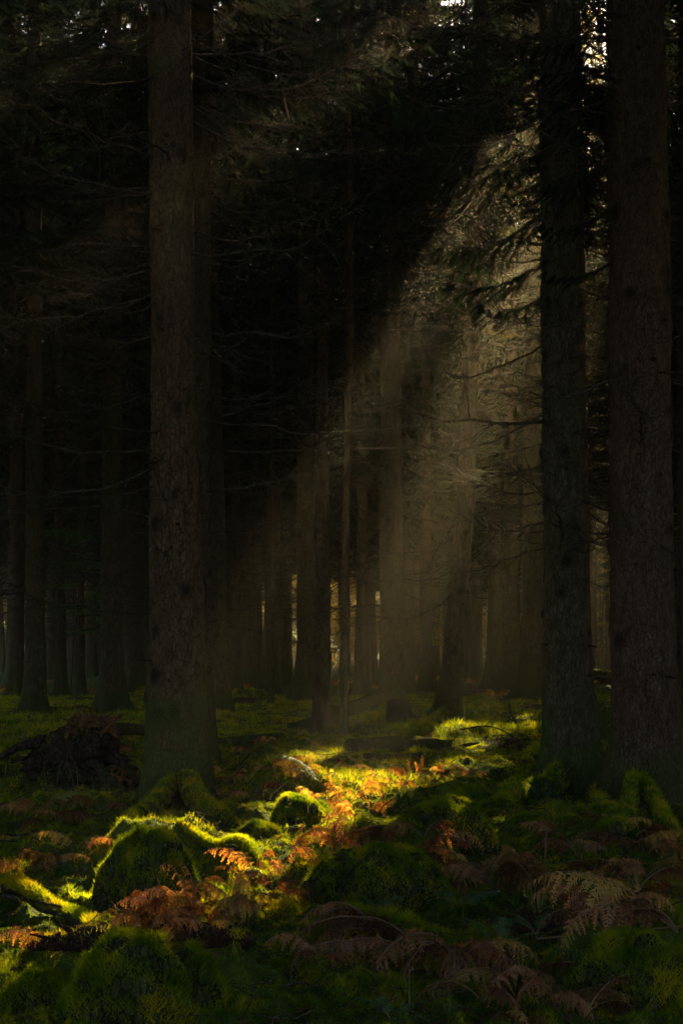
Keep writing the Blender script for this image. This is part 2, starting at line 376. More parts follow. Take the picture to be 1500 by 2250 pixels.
mb = MB()                                          # dry wispy stems: arcs of thin triangles
def arcs(n, x, y, hmin, hmax, w):
    z = ground(x, y); az = rng.uniform(0, 6.28, n); h = rng.uniform(hmin, hmax, n); ln = rng.uniform(.2, 1.1, n)
    pts = []
    for s in (0, .4, .75, 1):
        pts.append(np.stack([x + np.cos(az) * ln * h * s ** 1.8, y + np.sin(az) * ln * h * s ** 1.8, z + h * (s - .25 * s ** 3)], -1))
    az3 = rng.uniform(0, 6.28, n); e = np.stack([np.cos(az3), np.sin(az3) * .3, 0 * az3], -1) * w
    for k, (wa, wb) in enumerate(((1, .8), (.8, .5), (.5, .1))):
        mb.add(np.stack([pts[k] - e * wa, pts[k] + e * wa, pts[k + 1] + e * wb, pts[k + 1] - e * wb], 1).reshape(-1, 3), np.arange(4 * n).reshape(-1, 4))
x, y = scatter(1500, 11, 22); k = (x / y < .02) | (rng.random(1500) < .25); arcs(k.sum(), x[k], y[k], .12, .42, .003)
x, y = scatter(900, 22, 45); arcs(900, x, y, .1, .4, .007)
x, y = scatter(700, 5, 12); arcs(700, x, y, .05, .22, .0016)
kind(tag(link('dry_grass', mb.mesh('dry_grass', M_DRY, False)), 'thin dry grass stems and dead bilberry wisps on the forest floor', 'dry grass'), 'stuff')

mb = MB()
x, y = scatter(2200, 4.6, 14); k = vnoise(x * 2.3, y * 2.3, 12) > .0; arcs(k.sum(), x[k], y[k], .03, .09, .0013)
kind(tag(link('grass', mb.mesh('grass', M_GRASS, False)), 'short fine green grass growing through the foreground moss', 'grass'), 'stuff')
mb = MB()                                          # fallen twigs by the thousand
r = np.random.default_rng(21)
for y0, y1, n, lo, hi, w in ((4.3, 9, 700, .05, .28, .0018), (9, 20, 1300, .08, .5, .003), (20, 42, 900, .2, 1.0, .007)):
    x, y = scatter(n, y0, y1)
    for a_, b_ in zip(x, y):
        L_ = r.uniform(lo, hi); az = r.uniform(0, 6.28); s = np.linspace(-.5, .5, 4)
        px = a_ + np.cos(az) * s * L_ + r.normal(0, .02, 4) * L_; py = b_ + np.sin(az) * s * L_
        tube(mb, np.stack([px, py, ground(px, py) + .012 + r.uniform(0, .06) * (1 + s)], -1), w * r.uniform(.6, 1.6), 3)
kind(tag(link('twig_litter', mb.mesh('twig_litter', M_TWIG_)), 'countless thin fallen twigs strewn over the forest floor', 'twig litter'), 'stuff')
mb = MB()                                          # small green herbs and sprigs in the moss
for y0, y1, n, sz in ((4.3, 9, 1500, .022), (9, 22, 2600, .035)):
    x, y = scatter(n, y0, y1); k = vnoise(x * 1.3, y * 1.3, 5) > -.1; x, y = x[k], y[k]
    for q in range(7):
        m_ = len(x); az = rng.uniform(0, 6.28, m_); l = sz * rng.uniform(.6, 1.5, m_); h = rng.uniform(.01, .06, m_)
        c = np.stack([x + np.cos(az) * l * .3, y + np.sin(az) * l * .3, ground(x, y) + h], -1); d = np.stack([np.cos(az), np.sin(az), rng.uniform(-.4, .3, m_)], -1) * l[:, None]; e = np.stack([-np.sin(az), np.cos(az), 0 * az], -1) * (l * .3)[:, None]
        mb.add(np.stack([c, c + d * .5 + e, c + d, c + d * .5 - e], 1).reshape(-1, 3), np.arange(4 * m_).reshape(-1, 4))
kind(tag(link('ground_cover', mb.mesh('ground_cover', M_BEECH, False)), 'small green leafy herbs growing up through the moss', 'ground cover'), 'stuff')

# ------------------------------------------------------------------ trees
def dead_branch_mesh(seed, drop=.25, up=.2):
    r = np.random.default_rng(seed); mb = MB()
    s = np.linspace(0, 1, 12)
    wob = np.cumsum(r.normal(0, .014, (12, 2)), 0)
    z = -drop * np.sin(s * np.pi * .75) + up * s ** 2
    main = np.stack([s, wob[:, 0] + .05 * np.sin(s * 5), z * .7 + wob[:, 1]], -1)
    tube(mb, main, .0065 * (1 - s) ** .8 + .0016, 5)
    for k in range(r.integers(12, 20)):
        t = r.uniform(.2, .95); i = int(t * 11); p = main[i]; sd = r.choice([-1, 1]); L_ = r.uniform(.12, .38) * (1.15 - t * .6)
        q = np.linspace(0, 1, 6)
        dr = np.array([r.uniform(.3, .9), sd * r.uniform(.4, 1), r.uniform(-.5, .3)]); dr /= np.linalg.norm(dr)
        pts = p + dr * (q * L_)[:, None] + np.stack([0 * q, 0 * q, (r.uniform(-.25, .3)) * L_ * q ** 2], -1) + r.normal(0, .006, (6, 3)) * q[:, None]
        tube(mb, pts, .0026 * (1 - q) + .0010, 4)
        if r.random() < .7:
            p2 = pts[3]; dr2 = dr + r.normal(0, .6, 3); dr2 /= np.linalg.norm(dr2)
            tube(mb, p2 + dr2 * (q[:4] * L_ * .7)[:, None], .0012, 3)
    return mb.mesh('branch', M_TWIG)
BR = [dead_branch_mesh(100 + i, random.uniform(.05, .32), random.uniform(.0, .4)) for i in range(12)]

BOUGHS_HERE = None
# a hanging needle spray: a short axis with branchlets down both sides
def spray_template(r, n=7, L_=.42, hang=.55, wd=.026, bl=.15):
    T = []
    for i in range(n):
        s = (i + .5) / n; p = np.array([s * L_, 0, -hang * .35 * L_ * s ** 1.5])
        for sd in (-1, 1):
            l = bl * (1.1 - .6 * s) * r.uniform(.8, 1.2)
            d = np.array([.55 + .2 * r.random(), sd * .7, -hang * r.uniform(.5, 1.4)]); d /= np.linalg.norm(d)
            side = np.cross(d, [0, sd * .3, 1.0]); side /= np.linalg.norm(side)
            T += [p - side * wd / 2, p + side * wd / 2, p + d * l]
    T += [[.75 * L_, -wd / 2, -hang * .2 * L_], [.75 * L_, wd / 2, -hang * .2 * L_], [1.25 * L_, 0, -hang * .5 * L_]]
    return np.array(T)
def crown(mb, r, H, hb, R, whorl=.62, per=5, cull=None, origin=(0, 0, 0), wd=.03, low=None, dens=1.0, deadlow=0):
    """spruce crown: drooping boughs with needle sprays; each bough's wood runs back to the stem"""
    pos = []; dirs = []; scl = []
    z = hb
    while z < H - .6:
        f = (z - hb) / (H - hb)
        Lz = R * (1 - f) ** .42 * (.75 + .25 * min(1, (z - hb) / 1.5 + .3))
        for k in range(per):
            if r.random() < .08: continue
            az = r.uniform(0, 2 * np.pi); L_ = Lz * r.uniform(.6, 1.15); zz = z + r.uniform(-.3, .3)
            s = np.linspace(0, 1, 8)
            drop = r.uniform(.18, .5) * (1 - .5 * f)
            hz = np.stack([np.cos(az) * s * L_, np.sin(az) * s * L_, zz + L_ * (-drop * np.sin(s * 2.2) + .14 * s ** 2)], -1)
            hz[:, :2] += r.normal(0, .03, (8, 2)) * s[:, None]
            tube(mb, hz, .014 * (1 - s) + .003, 3, 1)
            ns = int(max(4, L_ * 9 * dens))
            for j in range(ns):
                t = .12 + .88 * (j + r.random()) / ns
                i = min(6, int(t * 7)); w = t * 7 - i
                p = hz[i] * (1 - w) + hz[i + 1] * w
                sd = 1 if j % 2 else -1
                da = az + sd * r.uniform(.5, 1.3) * (1 - .6 * (t > .93))
                pos.append(p); dirs.append((np.cos(da), np.sin(da), r.uniform(-.55, .05))); scl.append(r.uniform(.7, 1.25) * (1.15 - .45 * t) * (.6 + .4 * min(1, L_ / 1.5)))
        z += whorl * r.uniform(.8, 1.2)
    pos = np.array(pos); dirs = np.array(dirs); scl = np.array(scl)
    if cull is not None:
        wp = pos + np.array(origin)
        mid = wp + dirs * (scl * .2)[:, None]
        k = ~(cull(wp[:, 0], wp[:, 1], wp[:, 2]) | cull(mid[:, 0], mid[:, 1], mid[:, 2] - .05)); pos, dirs, scl = pos[k], dirs[k], scl[k]
    dirs /= np.linalg.norm(dirs, axis=1)[:, None]
    sd = np.cross([0, 0, 1.0], dirs); sd /= np.linalg.norm(sd, axis=1)[:, None]
    up = np.cross(dirs, sd)
    ts = [spray_template(r, wd=wd) for _ in range(4)]
    which = r.integers(0, 4, len(pos))
    for q, T in enumerate(ts):
        k = which == q
        if not k.any(): continue
        B = np.stack([dirs[k], sd[k], up[k]], 1)           # rows are axes
        V = np.einsum('tj,njk->ntk', T, B) * scl[k][:, None, None] + pos[k][:, None]
        mb.add(V.reshape(-1, 3), np.arange(len(T) * k.sum()).reshape(-1, 3), 0)
def low_dead(mb, r, z0, z1, n, L0, L1, rad=.02, mi=1, org=None):
    for k in range(n):
        az = r.uniform(0, 6.28); L_ = r.uniform(L0, L1); z = r.uniform(z0, z1)
        s = np.linspace(0, 1, 7); dr = r.uniform(.0, .35)
        hz = np.stack([np.cos(az) * s * L_, np.sin(az) * s * L_, z - dr * L_ * np.sin(s * 2.3) + .12 * L_ * s ** 2], -1)
        if org is not None:
            w_ = hz + np.array(org)
            if carved_gap(w_[:, 0], w_[:, 1], w_[:, 2]).sum() > 1: continue
        tube(mb, hz, .008 * (1 - s) + .003, 3, mi)
        for j in range(r.integers(4, 9)):
            i = r.integers(2, 7); q = np.linspace(0, 1, 4); d = np.array([np.cos(az + r.normal(0, .9)), np.sin(az + r.normal(0, .9)), r.uniform(-.5, .3)])
            tube(mb, hz[i] + d * (q * L_ * r.uniform(.15, .35))[:, None], .0028, 3, mi)

def trunk_mesh(name, path, rad, m_bark, seed, nth=40, dz=.05, flare=.0, flare_h=.35, lobes=5, bump=.012, knots=40, top_fine=8.0):
    """path: function height -> centre (x, y); rad: function height -> radius"""
    r = np.random.default_rng(seed)
    Ht = path[0][-1]
    zs = np.concatenate([np.arange(-.25, min(top_fine, Ht), dz), np.linspace(top_fine, Ht, 40)[0 if Ht > top_fine else 40:]])
    th = np.linspace(0, 2 * np.pi, nth, endpoint=False)
    cx = np.interp(zs, path[0], path[1]); cy_ = np.interp(zs, path[0], path[2]); R0 = np.interp(zs, path[0], rad)
    R0 = np.where(zs > Ht - .5, R0 * .5, R0)
    Rr = R0[:, None] * np.ones(nth)
    ph = r.uniform(0, 6.28, 3)
    lob = .5 + .5 * np.cos(lobes * th + ph[0] + .6 * np.sin(2 * th + ph[1])); lob = lob ** 1.5
    Rr += flare * np.exp(-np.maximum(zs, 0) / flare_h)[:, None] * (.25 + .9 * lob)[None]
    Rr *= 1 + .035 * np.cos(2 * th + ph[2])[None]
    c3, s3 = np.cos(th), np.sin(th)
    zz = zs[:, None] * np.ones(nth)
    Rr += bump * fbm(c3[None] * R0[:, None] * 18 + 30, s3[None] * R0[:, None] * 18, zz * 7 + seed, 4, .6)
    Rr += .02 * vnoise(c3[None] * 1.5 + 9, s3[None] * 1.5, zz * 1.3 + seed)
    kn = np.zeros_like(Rr)
    for k in range(knots):
        kz = r.uniform(.6, min(Ht, 9)); kt = r.uniform(0, 6.28); sz = r.uniform(.028, .062)
        dth = (th - kt + np.pi) % (2 * np.pi) - np.pi
        q = ((zs - kz)[:, None] / (sz * 1.1)) ** 2 + (dth[None] * R0[:, None] / sz) ** 2
        w = np.exp(-q * .8); Rr += .028 * w; kn = np.maximum(kn, np.clip(w * 1.5 - .2, 0, 1))
    V = np.stack([cx[:, None] + Rr * c3, cy_[:, None] + Rr * s3, zz], -1).reshape(-1, 3)
    m_ = len(zs); i = np.arange(m_ - 1)[:, None] * nth; j = np.arange(nth)[None]; j2 = (j + 1) % nth
    mb = MB(); mb.add(V, np.stack([i + j, i + j2, i + nth + j2, i + nth + j], -1).reshape(-1, 4))
    me = mb.mesh(name, m_bark)
    a = me.attributes.new('knot', 'FLOAT', 'POINT'); a.data.foreach_set('value', kn.ravel().astype(np.float32))
    return me

def bough_mesh(seed, hang=.9, m_=None):
    r = np.random.default_rng(seed); mb = MB(); s = np.linspace(0, 1, 10)
    main = np.stack([s, .04 * np.sin(4 * s + seed), -.30 * np.sin(s * 2.1) + .10 * s ** 2], -1); tube(mb, main, .010 * (1 - s) + .002, 4, 1)
    pos = []; dr = []; sc = []
    for k in range(22):
        t = .15 + .85 * k / 21; i = min(8, int(t * 9)); p = main[i]; sd = 1 if k % 2 else -1; L_ = .34 * (1.15 - t) * r.uniform(.7, 1.2) + .05
        q = np.linspace(0, 1, 5); d = np.array([.65, sd * .75, -.25 * hang]); tw = p + d * (q * L_)[:, None] + np.array([0, 0, -.35 * hang]) * (L_ * q ** 2)[:, None]
        tube(mb, tw, .003 * (1 - q) + .001, 3, 1)
        for j in range(9):
            f = r.uniform(.1, 1); pos.append(p + d * f * L_ + np.array([0, 0, -.35 * hang * L_ * f * f])); a = r.uniform(-1, 1); dr.append((d[0] + a * .5, d[1] - a * .3, -.25 - .6 * hang * r.random())); sc.append(r.uniform(.16, .34))
    pos = np.array(pos); dr = np.array(dr); dr /= np.linalg.norm(dr, axis=1)[:, None]; sc = np.array(sc)
    sd = np.cross([0, 0, 1.0], dr); sd /= np.linalg.norm(sd, axis=1)[:, None]; up = np.cross(dr, sd)
    T = spray_template(r, n=10, wd=.022, bl=.13); V = np.einsum('tj,njk->ntk', T, np.stack([dr, sd, up], 1)) * sc[:, None, None] + pos[:, None]
    mb.add(V.reshape(-1, 3), np.arange(len(T) * len(pos)).reshape(-1, 3), 0)
    return mb.mesh('bough', [m_ or M_NEEDLE, M_TWIG])
BO = [bough_mesh(900 + k, .7 + .2 * k) for k in range(4)]
M_SPRAY = leaf('sunlit_needles', (.030, .034, .008), (.075, .060, .014), .5, 2, None, .0, .6)  # lighter golden copy of the spruce needles, sunlight painted into the colour
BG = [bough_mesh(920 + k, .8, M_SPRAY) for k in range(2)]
def boughs(root, lst, BO=BO):
    # lst: (x offset, height above the tree's foot, compass angle, length)
    for k, (dx, z, az, L_) in enumerate(lst): link('bough', BO[k % len(BO)], root, (dx, 0, z), (random.uniform(-.2, .2), random.uniform(-.1, .15), math.radians(az)), L_)

TREES = []                                        # (x, y) of everything standing
def spruce(rows, base_y, label, m_bark=M_BARK, H=34, flare=.12, flare_h=.3, lobes=5, crown_base=8.5, crown_R=2.9, branches=20, br_len=(.8, 2.2), br_z=(1.6, 9), seed=0, dead=False, nth=40, name='spruce_tree', cat='tree', d=None, group=None, dens=1.0, toward=None):
    """rows: (photo row, left edge, right edge) of the trunk; base_y: photo row where it meets the ground"""
    r = np.random.default_rng(1000 + seed)
    rows = sorted(rows, key=lambda q: -q[0])
    if d is None: d = EYE * FX / (base_y - HY)
    x0 = ((rows[0][1] + rows[0][2]) / 2 - CX) / FX * d
    z0 = float(ground(x0, d)) 
    zs = [-.3]; cx = [0.0]; rr = [(rows[0][2] - rows[0][1]) / 2 / FX * d]
    for py, xl, xr in rows:
        zs.append(max(EYE - (py - HY) / FX * d - z0, zs[-1] + .02)); cx.append(((xl + xr) / 2 - CX) / FX * d - x0); rr.append((xr - xl) / 2 / FX * d)
    if zs[-1] < H:
        sl_ = (cx[-1] - cx[max(1, len(cx) - 2)]) / max(.1, zs[-1] - zs[max(1, len(cx) - 2)]) * .4 if len(rows) > 1 else 0
        for f in (.25, .5, .75, 1):
            z = zs[-1] + (H - zs[-1]) * f if f == 1 else zs[len(rows)] + (H - zs[len(rows)]) * f
            zs.append(z); cx.append(cx[len(rows)] + sl_ * (z - zs[len(rows)])); rr.append(rr[len(rows)] * (1 - .9 * f))
    path = (np.array(zs), np.array(cx), np.zeros(len(zs)))
    root = link(name, None, loc=(x0, d, z0))
    tag(root, label, cat, group); TREES.append((x0, d))
    link('trunk', trunk_mesh('trunk', path, np.array(rr), m_bark, seed, nth=nth, dz=.045 if d < 18 else .09, flare=flare, flare_h=flare_h, lobes=lobes, knots=int(45 if d < 30 else 20), bump=.010 if d < 30 else .006), root)
    def cxat(z): return float(np.interp(z, path[0], path[1]))
    if not dead:
        mb = MB()
        u = x0 - SX * d
        crown(mb, r, H, crown_base, crown_R, per=6, wd=.05, cull=lambda a, b, c: carved_gap(a + np.interp(c - z0, path[0], path[1]), b, c), origin=(x0, d, z0), dens=dens * 1.15)
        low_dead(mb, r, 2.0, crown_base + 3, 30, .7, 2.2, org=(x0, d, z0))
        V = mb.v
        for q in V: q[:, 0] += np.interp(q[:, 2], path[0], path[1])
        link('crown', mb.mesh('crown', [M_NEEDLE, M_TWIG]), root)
    for k in range(branches):
        z = r.uniform(*br_z); L_ = r.uniform(*br_len); az = r.uniform(0, 6.28)
        if r.random() < .55: az = r.choice([0, np.pi]) + r.normal(0, .45)
        rad = float(np.interp(z, path[0], rr)) * .85
        tt = np.linspace(.2, 1, 6) * L_; wo = carved_gap(x0 + cxat(z) + math.cos(az) * tt, d + math.sin(az) * tt, z0 + z + 0 * tt).sum()
        if wo > 2 and r.random() < .75: continue
        link('branch', BR[r.integers(0, len(BR))], root, (cxat(z) + math.cos(az) * rad, math.sin(az) * rad, z),
             (r.uniform(-.6, .6), r.uniform(-.35, .3), az), (L_, L_, L_))
    return root, d, z0, x0

def roots(root, x0, d, z0, specs, m_r, moss=True):
    """surface roots: list of pixel paths [(px, py, r)] at ground level"""
    for pts in specs:
        W3 = []; R_ = []
        for px, py, rad, *dep in pts:
            q = P(px, py, dep[0]) if dep else hit(px, py); W3.append([q[0] - x0, q[1] - d, q[2] - z0 + rad * (.15 if len(W3) < len(pts) - 1 else -.9)]); R_.append(rad)
        W3.insert(0, [W3[0][0] * .25, W3[0][1] * .1, W3[0][2] + .12]); R_.insert(0, R_[0] * .9)
        pth = smooth_path(W3, 26); rd = np.interp(np.linspace(0, 1, 26), np.linspace(0, 1, len(R_)), R_)
        mb = MB(); tube(mb, pth, rd, 14, 0, .18, 7, True)
        if moss:
            n = 5000
            i = rng.integers(0, 25, n); t = rng.random(n)[:, None]; c = pth[i] * (1 - t) + pth[i + 1] * t; th = rng.uniform(-.2, np.pi + .2, n)
            tt = pth[i + 1] - pth[i]; tt /= np.linalg.norm(tt, axis=1)[:, None]; sd = np.cross(tt, [0, 0, 1.0]); sd /= np.linalg.norm(sd, axis=1)[:, None] + 1e-9; up = np.cross(sd, tt)
            q = c + (sd * np.cos(th)[:, None] + up * np.sin(th)[:, None]) * rd[i][:, None] * .97
            g_ = max(1, d / 10); blades(mb, q[:, 0], q[:, 1], q[:, 2], rng.uniform(.012, .035, n) * g_, rng.uniform(.004, .007, n) * g_, rng.uniform(.3, 1, n), 1)
        link('root', mb.mesh('root', [m_r, M_MOSS]), root)

def stubs(root, z0, x0, d, n, R_, seed):
    # snapped-off dead branch stubs, found by casting at the trunk so each one sits on the bark
    r = np.random.default_rng(seed); tr = [c for c in root.children if c.name.startswith('trunk')][0]
    bpy.context.view_layer.update()
    for k in range(n):
        z = r.uniform(.9, 6.8); az = r.uniform(np.pi * 1.02, np.pi * 1.98); dv = Vector((math.cos(az), math.sin(az), 0))
        cxm = np.mean([v.co.x for v in tr.data.vertices[int((z + .25) / .045) * 72: int((z + .25) / .045) * 72 + 60]]) if False else 0
        ok, loc, nor, _ = tr.ray_cast(Vector((cxm, 0, z)) + dv * 2, -dv)
        if not ok: continue
        L_ = r.uniform(.03, .13); s = np.linspace(-.3, 1, 6); dd = np.array([dv.x, dv.y, r.uniform(-.3, .25)])
        mb = MB(); tube(mb, np.array(loc) + dd * (s * L_)[:, None], np.linspace(.018, .007, 6) * r.uniform(.7, 1.2), 7, 0, .35, 30, True)
        link('stub', mb.mesh('stub', M_DEAD), root)

# --- the trees one can tell apart in the photo
t = spruce([(1800, 322, 462), (1700, 322, 460), (1550, 326, 452), (1300, 330, 447), (1000, 332, 437), (650, 332, 428), (300, 327, 423), (0, 326, 418)], 1790,
           'thick reddish brown spruce trunk with dark knots, mossy foot beside the sunlit moss ridge', M_BARK_RED, H=35, flare=.20, flare_h=.26, lobes=4, crown_base=9.5, branches=34, br_len=(.7, 1.9), br_z=(2.6, 8), seed=1, nth=72)
roots(*[t[0], t[3], t[1], t[2]], [[(440, 1775, .10), (485, 1800, .07), (520, 1815, .03)], [(330, 1790, .09), (300, 1800, .06), (270, 1812, .03)]], M_BARK_RED)
stubs(t[0], t[2], t[3], t[1], 20, .20, 71)
t = spruce([(1790, 1345, 1500), (1600, 1345, 1490), (1300, 1342, 1480), (1000, 1338, 1474), (600, 1337, 1470), (300, 1334, 1462), (0, 1333, 1455)], 1795,
           'thick rough-barked brown spruce trunk standing at the right edge behind dead bracken', M_BARK_GREY, H=36, flare=.20, flare_h=.3, lobes=5, crown_base=9.5, branches=30, br_len=(.7, 1.8), br_z=(2.8, 8), seed=2, nth=72)
boughs(t[0], [(-.2, 4.6, 175, .7), (-.2, 5.1, 190, .8), (-.2, 5.5, 165, .8), (-.2, 5.9, 200, .9), (-.2, 6.3, 180, .8), (.2, 5.6, 10, .9), (.2, 6.2, -20, 1.), (-.2, 6.7, 170, .9), (.2, 6.7, 20, 1.)])
roots(*[t[0], t[3], t[1], t[2]], [[(1370, 1815, .07), (1335, 1825, .05), (1295, 1840, .03)], [(1460, 1820, .07), (1490, 1850, .04)]], M_BARK_GREY)
stubs(t[0], t[2], t[3], t[1], 16, .21, 72)
t = spruce([(1760, 1192, 1312), (1600, 1195, 1302), (1450, 1195, 1292), (1200, 1192, 1280), (800, 1189, 1272), (400, 1186, 1268), (0, 1183, 1262)], 1770,
           'dark spruce trunk with two green mossy roots reaching out toward the sunlit ferns', M_BARK_GREEN, H=34, flare=.24, flare_h=.26, lobes=5, crown_base=8.8, branches=44, br_len=(.8, 2.2), br_z=(2.2, 8.2), seed=3, nth=64)
roots(*[t[0], t[3], t[1], t[2]], [[(1200, 1745, .13), (1150, 1752, .11), (1110, 1765, .08), (1070, 1790, .04)], [(1195, 1700, .09), (1150, 1722, .08), (1110, 1740, .05), (1080, 1748, .03)], [(1300, 1745, .10), (1330, 1775, .05)]], M_BARK_GREEN)
boughs(t[0], [(-.1, 4.9, 190, 1.1), (-.1, 4.6, 205, .9), (-.1, 5.4, 170, 1.2), (-.1, 5.9, 200, 1.3), (.1, 5.2, 20, 1.), (.1, 6.1, -15, 1.2), (-.1, 6.6, 185, 1.5), (.1, 6.8, 10, 1.4), (0, 6.4, 270, 1.2)])
stubs(t[0], t[2], t[3], t[1], 16, .18, 73)
t = spruce([(1660, 1235, 1330), (1500, 1225, 1300), (1000, 1218, 1286), (500, 1212, 1281), (0, 1205, 1272)], 1655, 'dark trunk half hidden close behind the mossy-rooted spruce', M_BARK, H=34, flare=.25, flare_h=.3, crown_base=8, branches=30, br_len=(1, 2.6), br_z=(2, 9), seed=4)
roots(*[t[0], t[3], t[1], t[2]], [[(1225, 1630, .12), (1180, 1655, .09), (1145, 1672, .05)]], M_BARK_GREEN)
t = spruce([(1595, 828, 890), (1500, 832, 888), (1200, 833, 884), (900, 836, 881), (500, 840, 880), (0, 842, 878)], 1592, 'straight hazy trunk with spreading foot right behind the broken leaning log', M_BARK, H=35, flare=.28, flare_h=.35, lobes=5, crown_base=8.5, branches=30, br_len=(1, 2.6), br_z=(2, 9.5), seed=5)
roots(*[t[0], t[3], t[1], t[2]], [[(835, 1580, .13), (810, 1590, .09), (785, 1598, .04)]], M_BARK)
t = spruce([(1625, 955, 1018), (1550, 962, 1015), (1450, 972, 1018), (1300, 984, 1026), (1100, 1003, 1042), (900, 1012, 1048), (700, 1020, 1056), (0, 1040, 1074)], 1615, 'leaning dark trunk with a big moss-covered root on its left foot', M_BARK, H=33, flare=.26, flare_h=.4, lobes=3, crown_base=7.6, branches=34, br_len=(1, 2.4), br_z=(2.2, 9), seed=6)
roots(*[t[0], t[3], t[1], t[2]], [[(985, 1560, .08, 23.55), (965, 1585, .12, 23.4), (935, 1603, .12, 23.2), (895, 1620, .09, 22.9), (850, 1636, .04, 22.6)], [(1005, 1606, .07, 23.4), (1030, 1616, .05, 23.1), (1070, 1626, .03, 22.9)]], M_BARK_GREEN)
boughs(t[0], [(.45, 9.3, 200, 1.6), (.5, 9.8, 160, 1.8), (.5, 9.0, 345, 1.3), (.5, 9.6, 320, 1.7)])
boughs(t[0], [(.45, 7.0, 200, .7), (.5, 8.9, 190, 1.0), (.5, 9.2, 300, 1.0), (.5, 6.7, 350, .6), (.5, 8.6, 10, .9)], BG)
spruce([(1515, 1066, 1104), (1300, 1072, 1100), (1000, 1070, 1097), (600, 1070, 1095), (0, 1072, 1094)], 1518, 'slim dark trunk with pale lit haze on both sides, right of the leaning tree', M_BARK, H=35, flare=.3, flare_h=.5, crown_base=8, branches=16, br_len=(1.2, 3), br_z=(3, 10), seed=7)
spruce([(1545, 1140, 1198), (1400, 1146, 1195), (1000, 1148, 1193), (0, 1152, 1190)], 1548, 'broad trunk with flared foot in the glow beside the dark mossy-rooted spruce', M_BARK, H=36, flare=.4, flare_h=.5, crown_base=9, branches=14, br_len=(1.2, 3), br_z=(3, 10), seed=8)
# dead snag, thin pole
t = spruce([(1640, 684, 728), (1500, 687, 727), (1200, 691, 724), (1000, 693, 723), (800, 697, 722), (650, 701, 719), (500, 706, 715), (470, 708, 711)], 1632, 'dead branchless-topped snag with peeling dark bark, left of the thin brown pole tree', M_DEAD, H=7.0, flare=.07, flare_h=.2, lobes=4, branches=0, dead=True, seed=9, name='dead_snag')
r9 = np.random.default_rng(5)
for sgn, py, L_, el in [(-1, 860, .9, .75), (1, 800, .8, .8), (1, 1110, .7, .6), (-1, 1100, .6, .5), (1, 960, .8, .55), (-1, 1290, .5, .4), (1, 740, .6, .6), (1, 1230, .5, .3), (-1, 980, .4, .6)]:
    z = EYE - (py - HY) / FX * t[1] - t[2]
    link('branch', BR[r9.integers(0, 12)], t[0], (sgn * .09, 0, z), (r9.uniform(-1, 1), -el, 0 if sgn > 0 else math.pi), (L_, L_, L_))
spruce([(1640, 746, 763), (1400, 750, 766), (1200, 753, 767), (1000, 757, 770), (700, 763, 775), (400, 764, 774), (0, 763, 770)], 1642, 'thin reddish pole-like young spruce just right of the dead snag', M_BARK_RED, H=11, flare=.02, flare_h=.2, crown_base=6.5, crown_R=.9, branches=40, br_len=(.4, 1.2), br_z=(1, 9), seed=10, nth=20, dens=.7)
spruce([(1560, 588, 602), (1300, 592, 603), (1000, 593, 601), (640, 595, 600)], 1558, 'very thin dark sapling trunk rising right of the small mossy stump', M_BARK, H=9, flare=.02, crown_base=6, crown_R=.8, branches=18, br_len=(.4, 1.1), br_z=(2, 8), seed=11, nth=14, dens=.5)
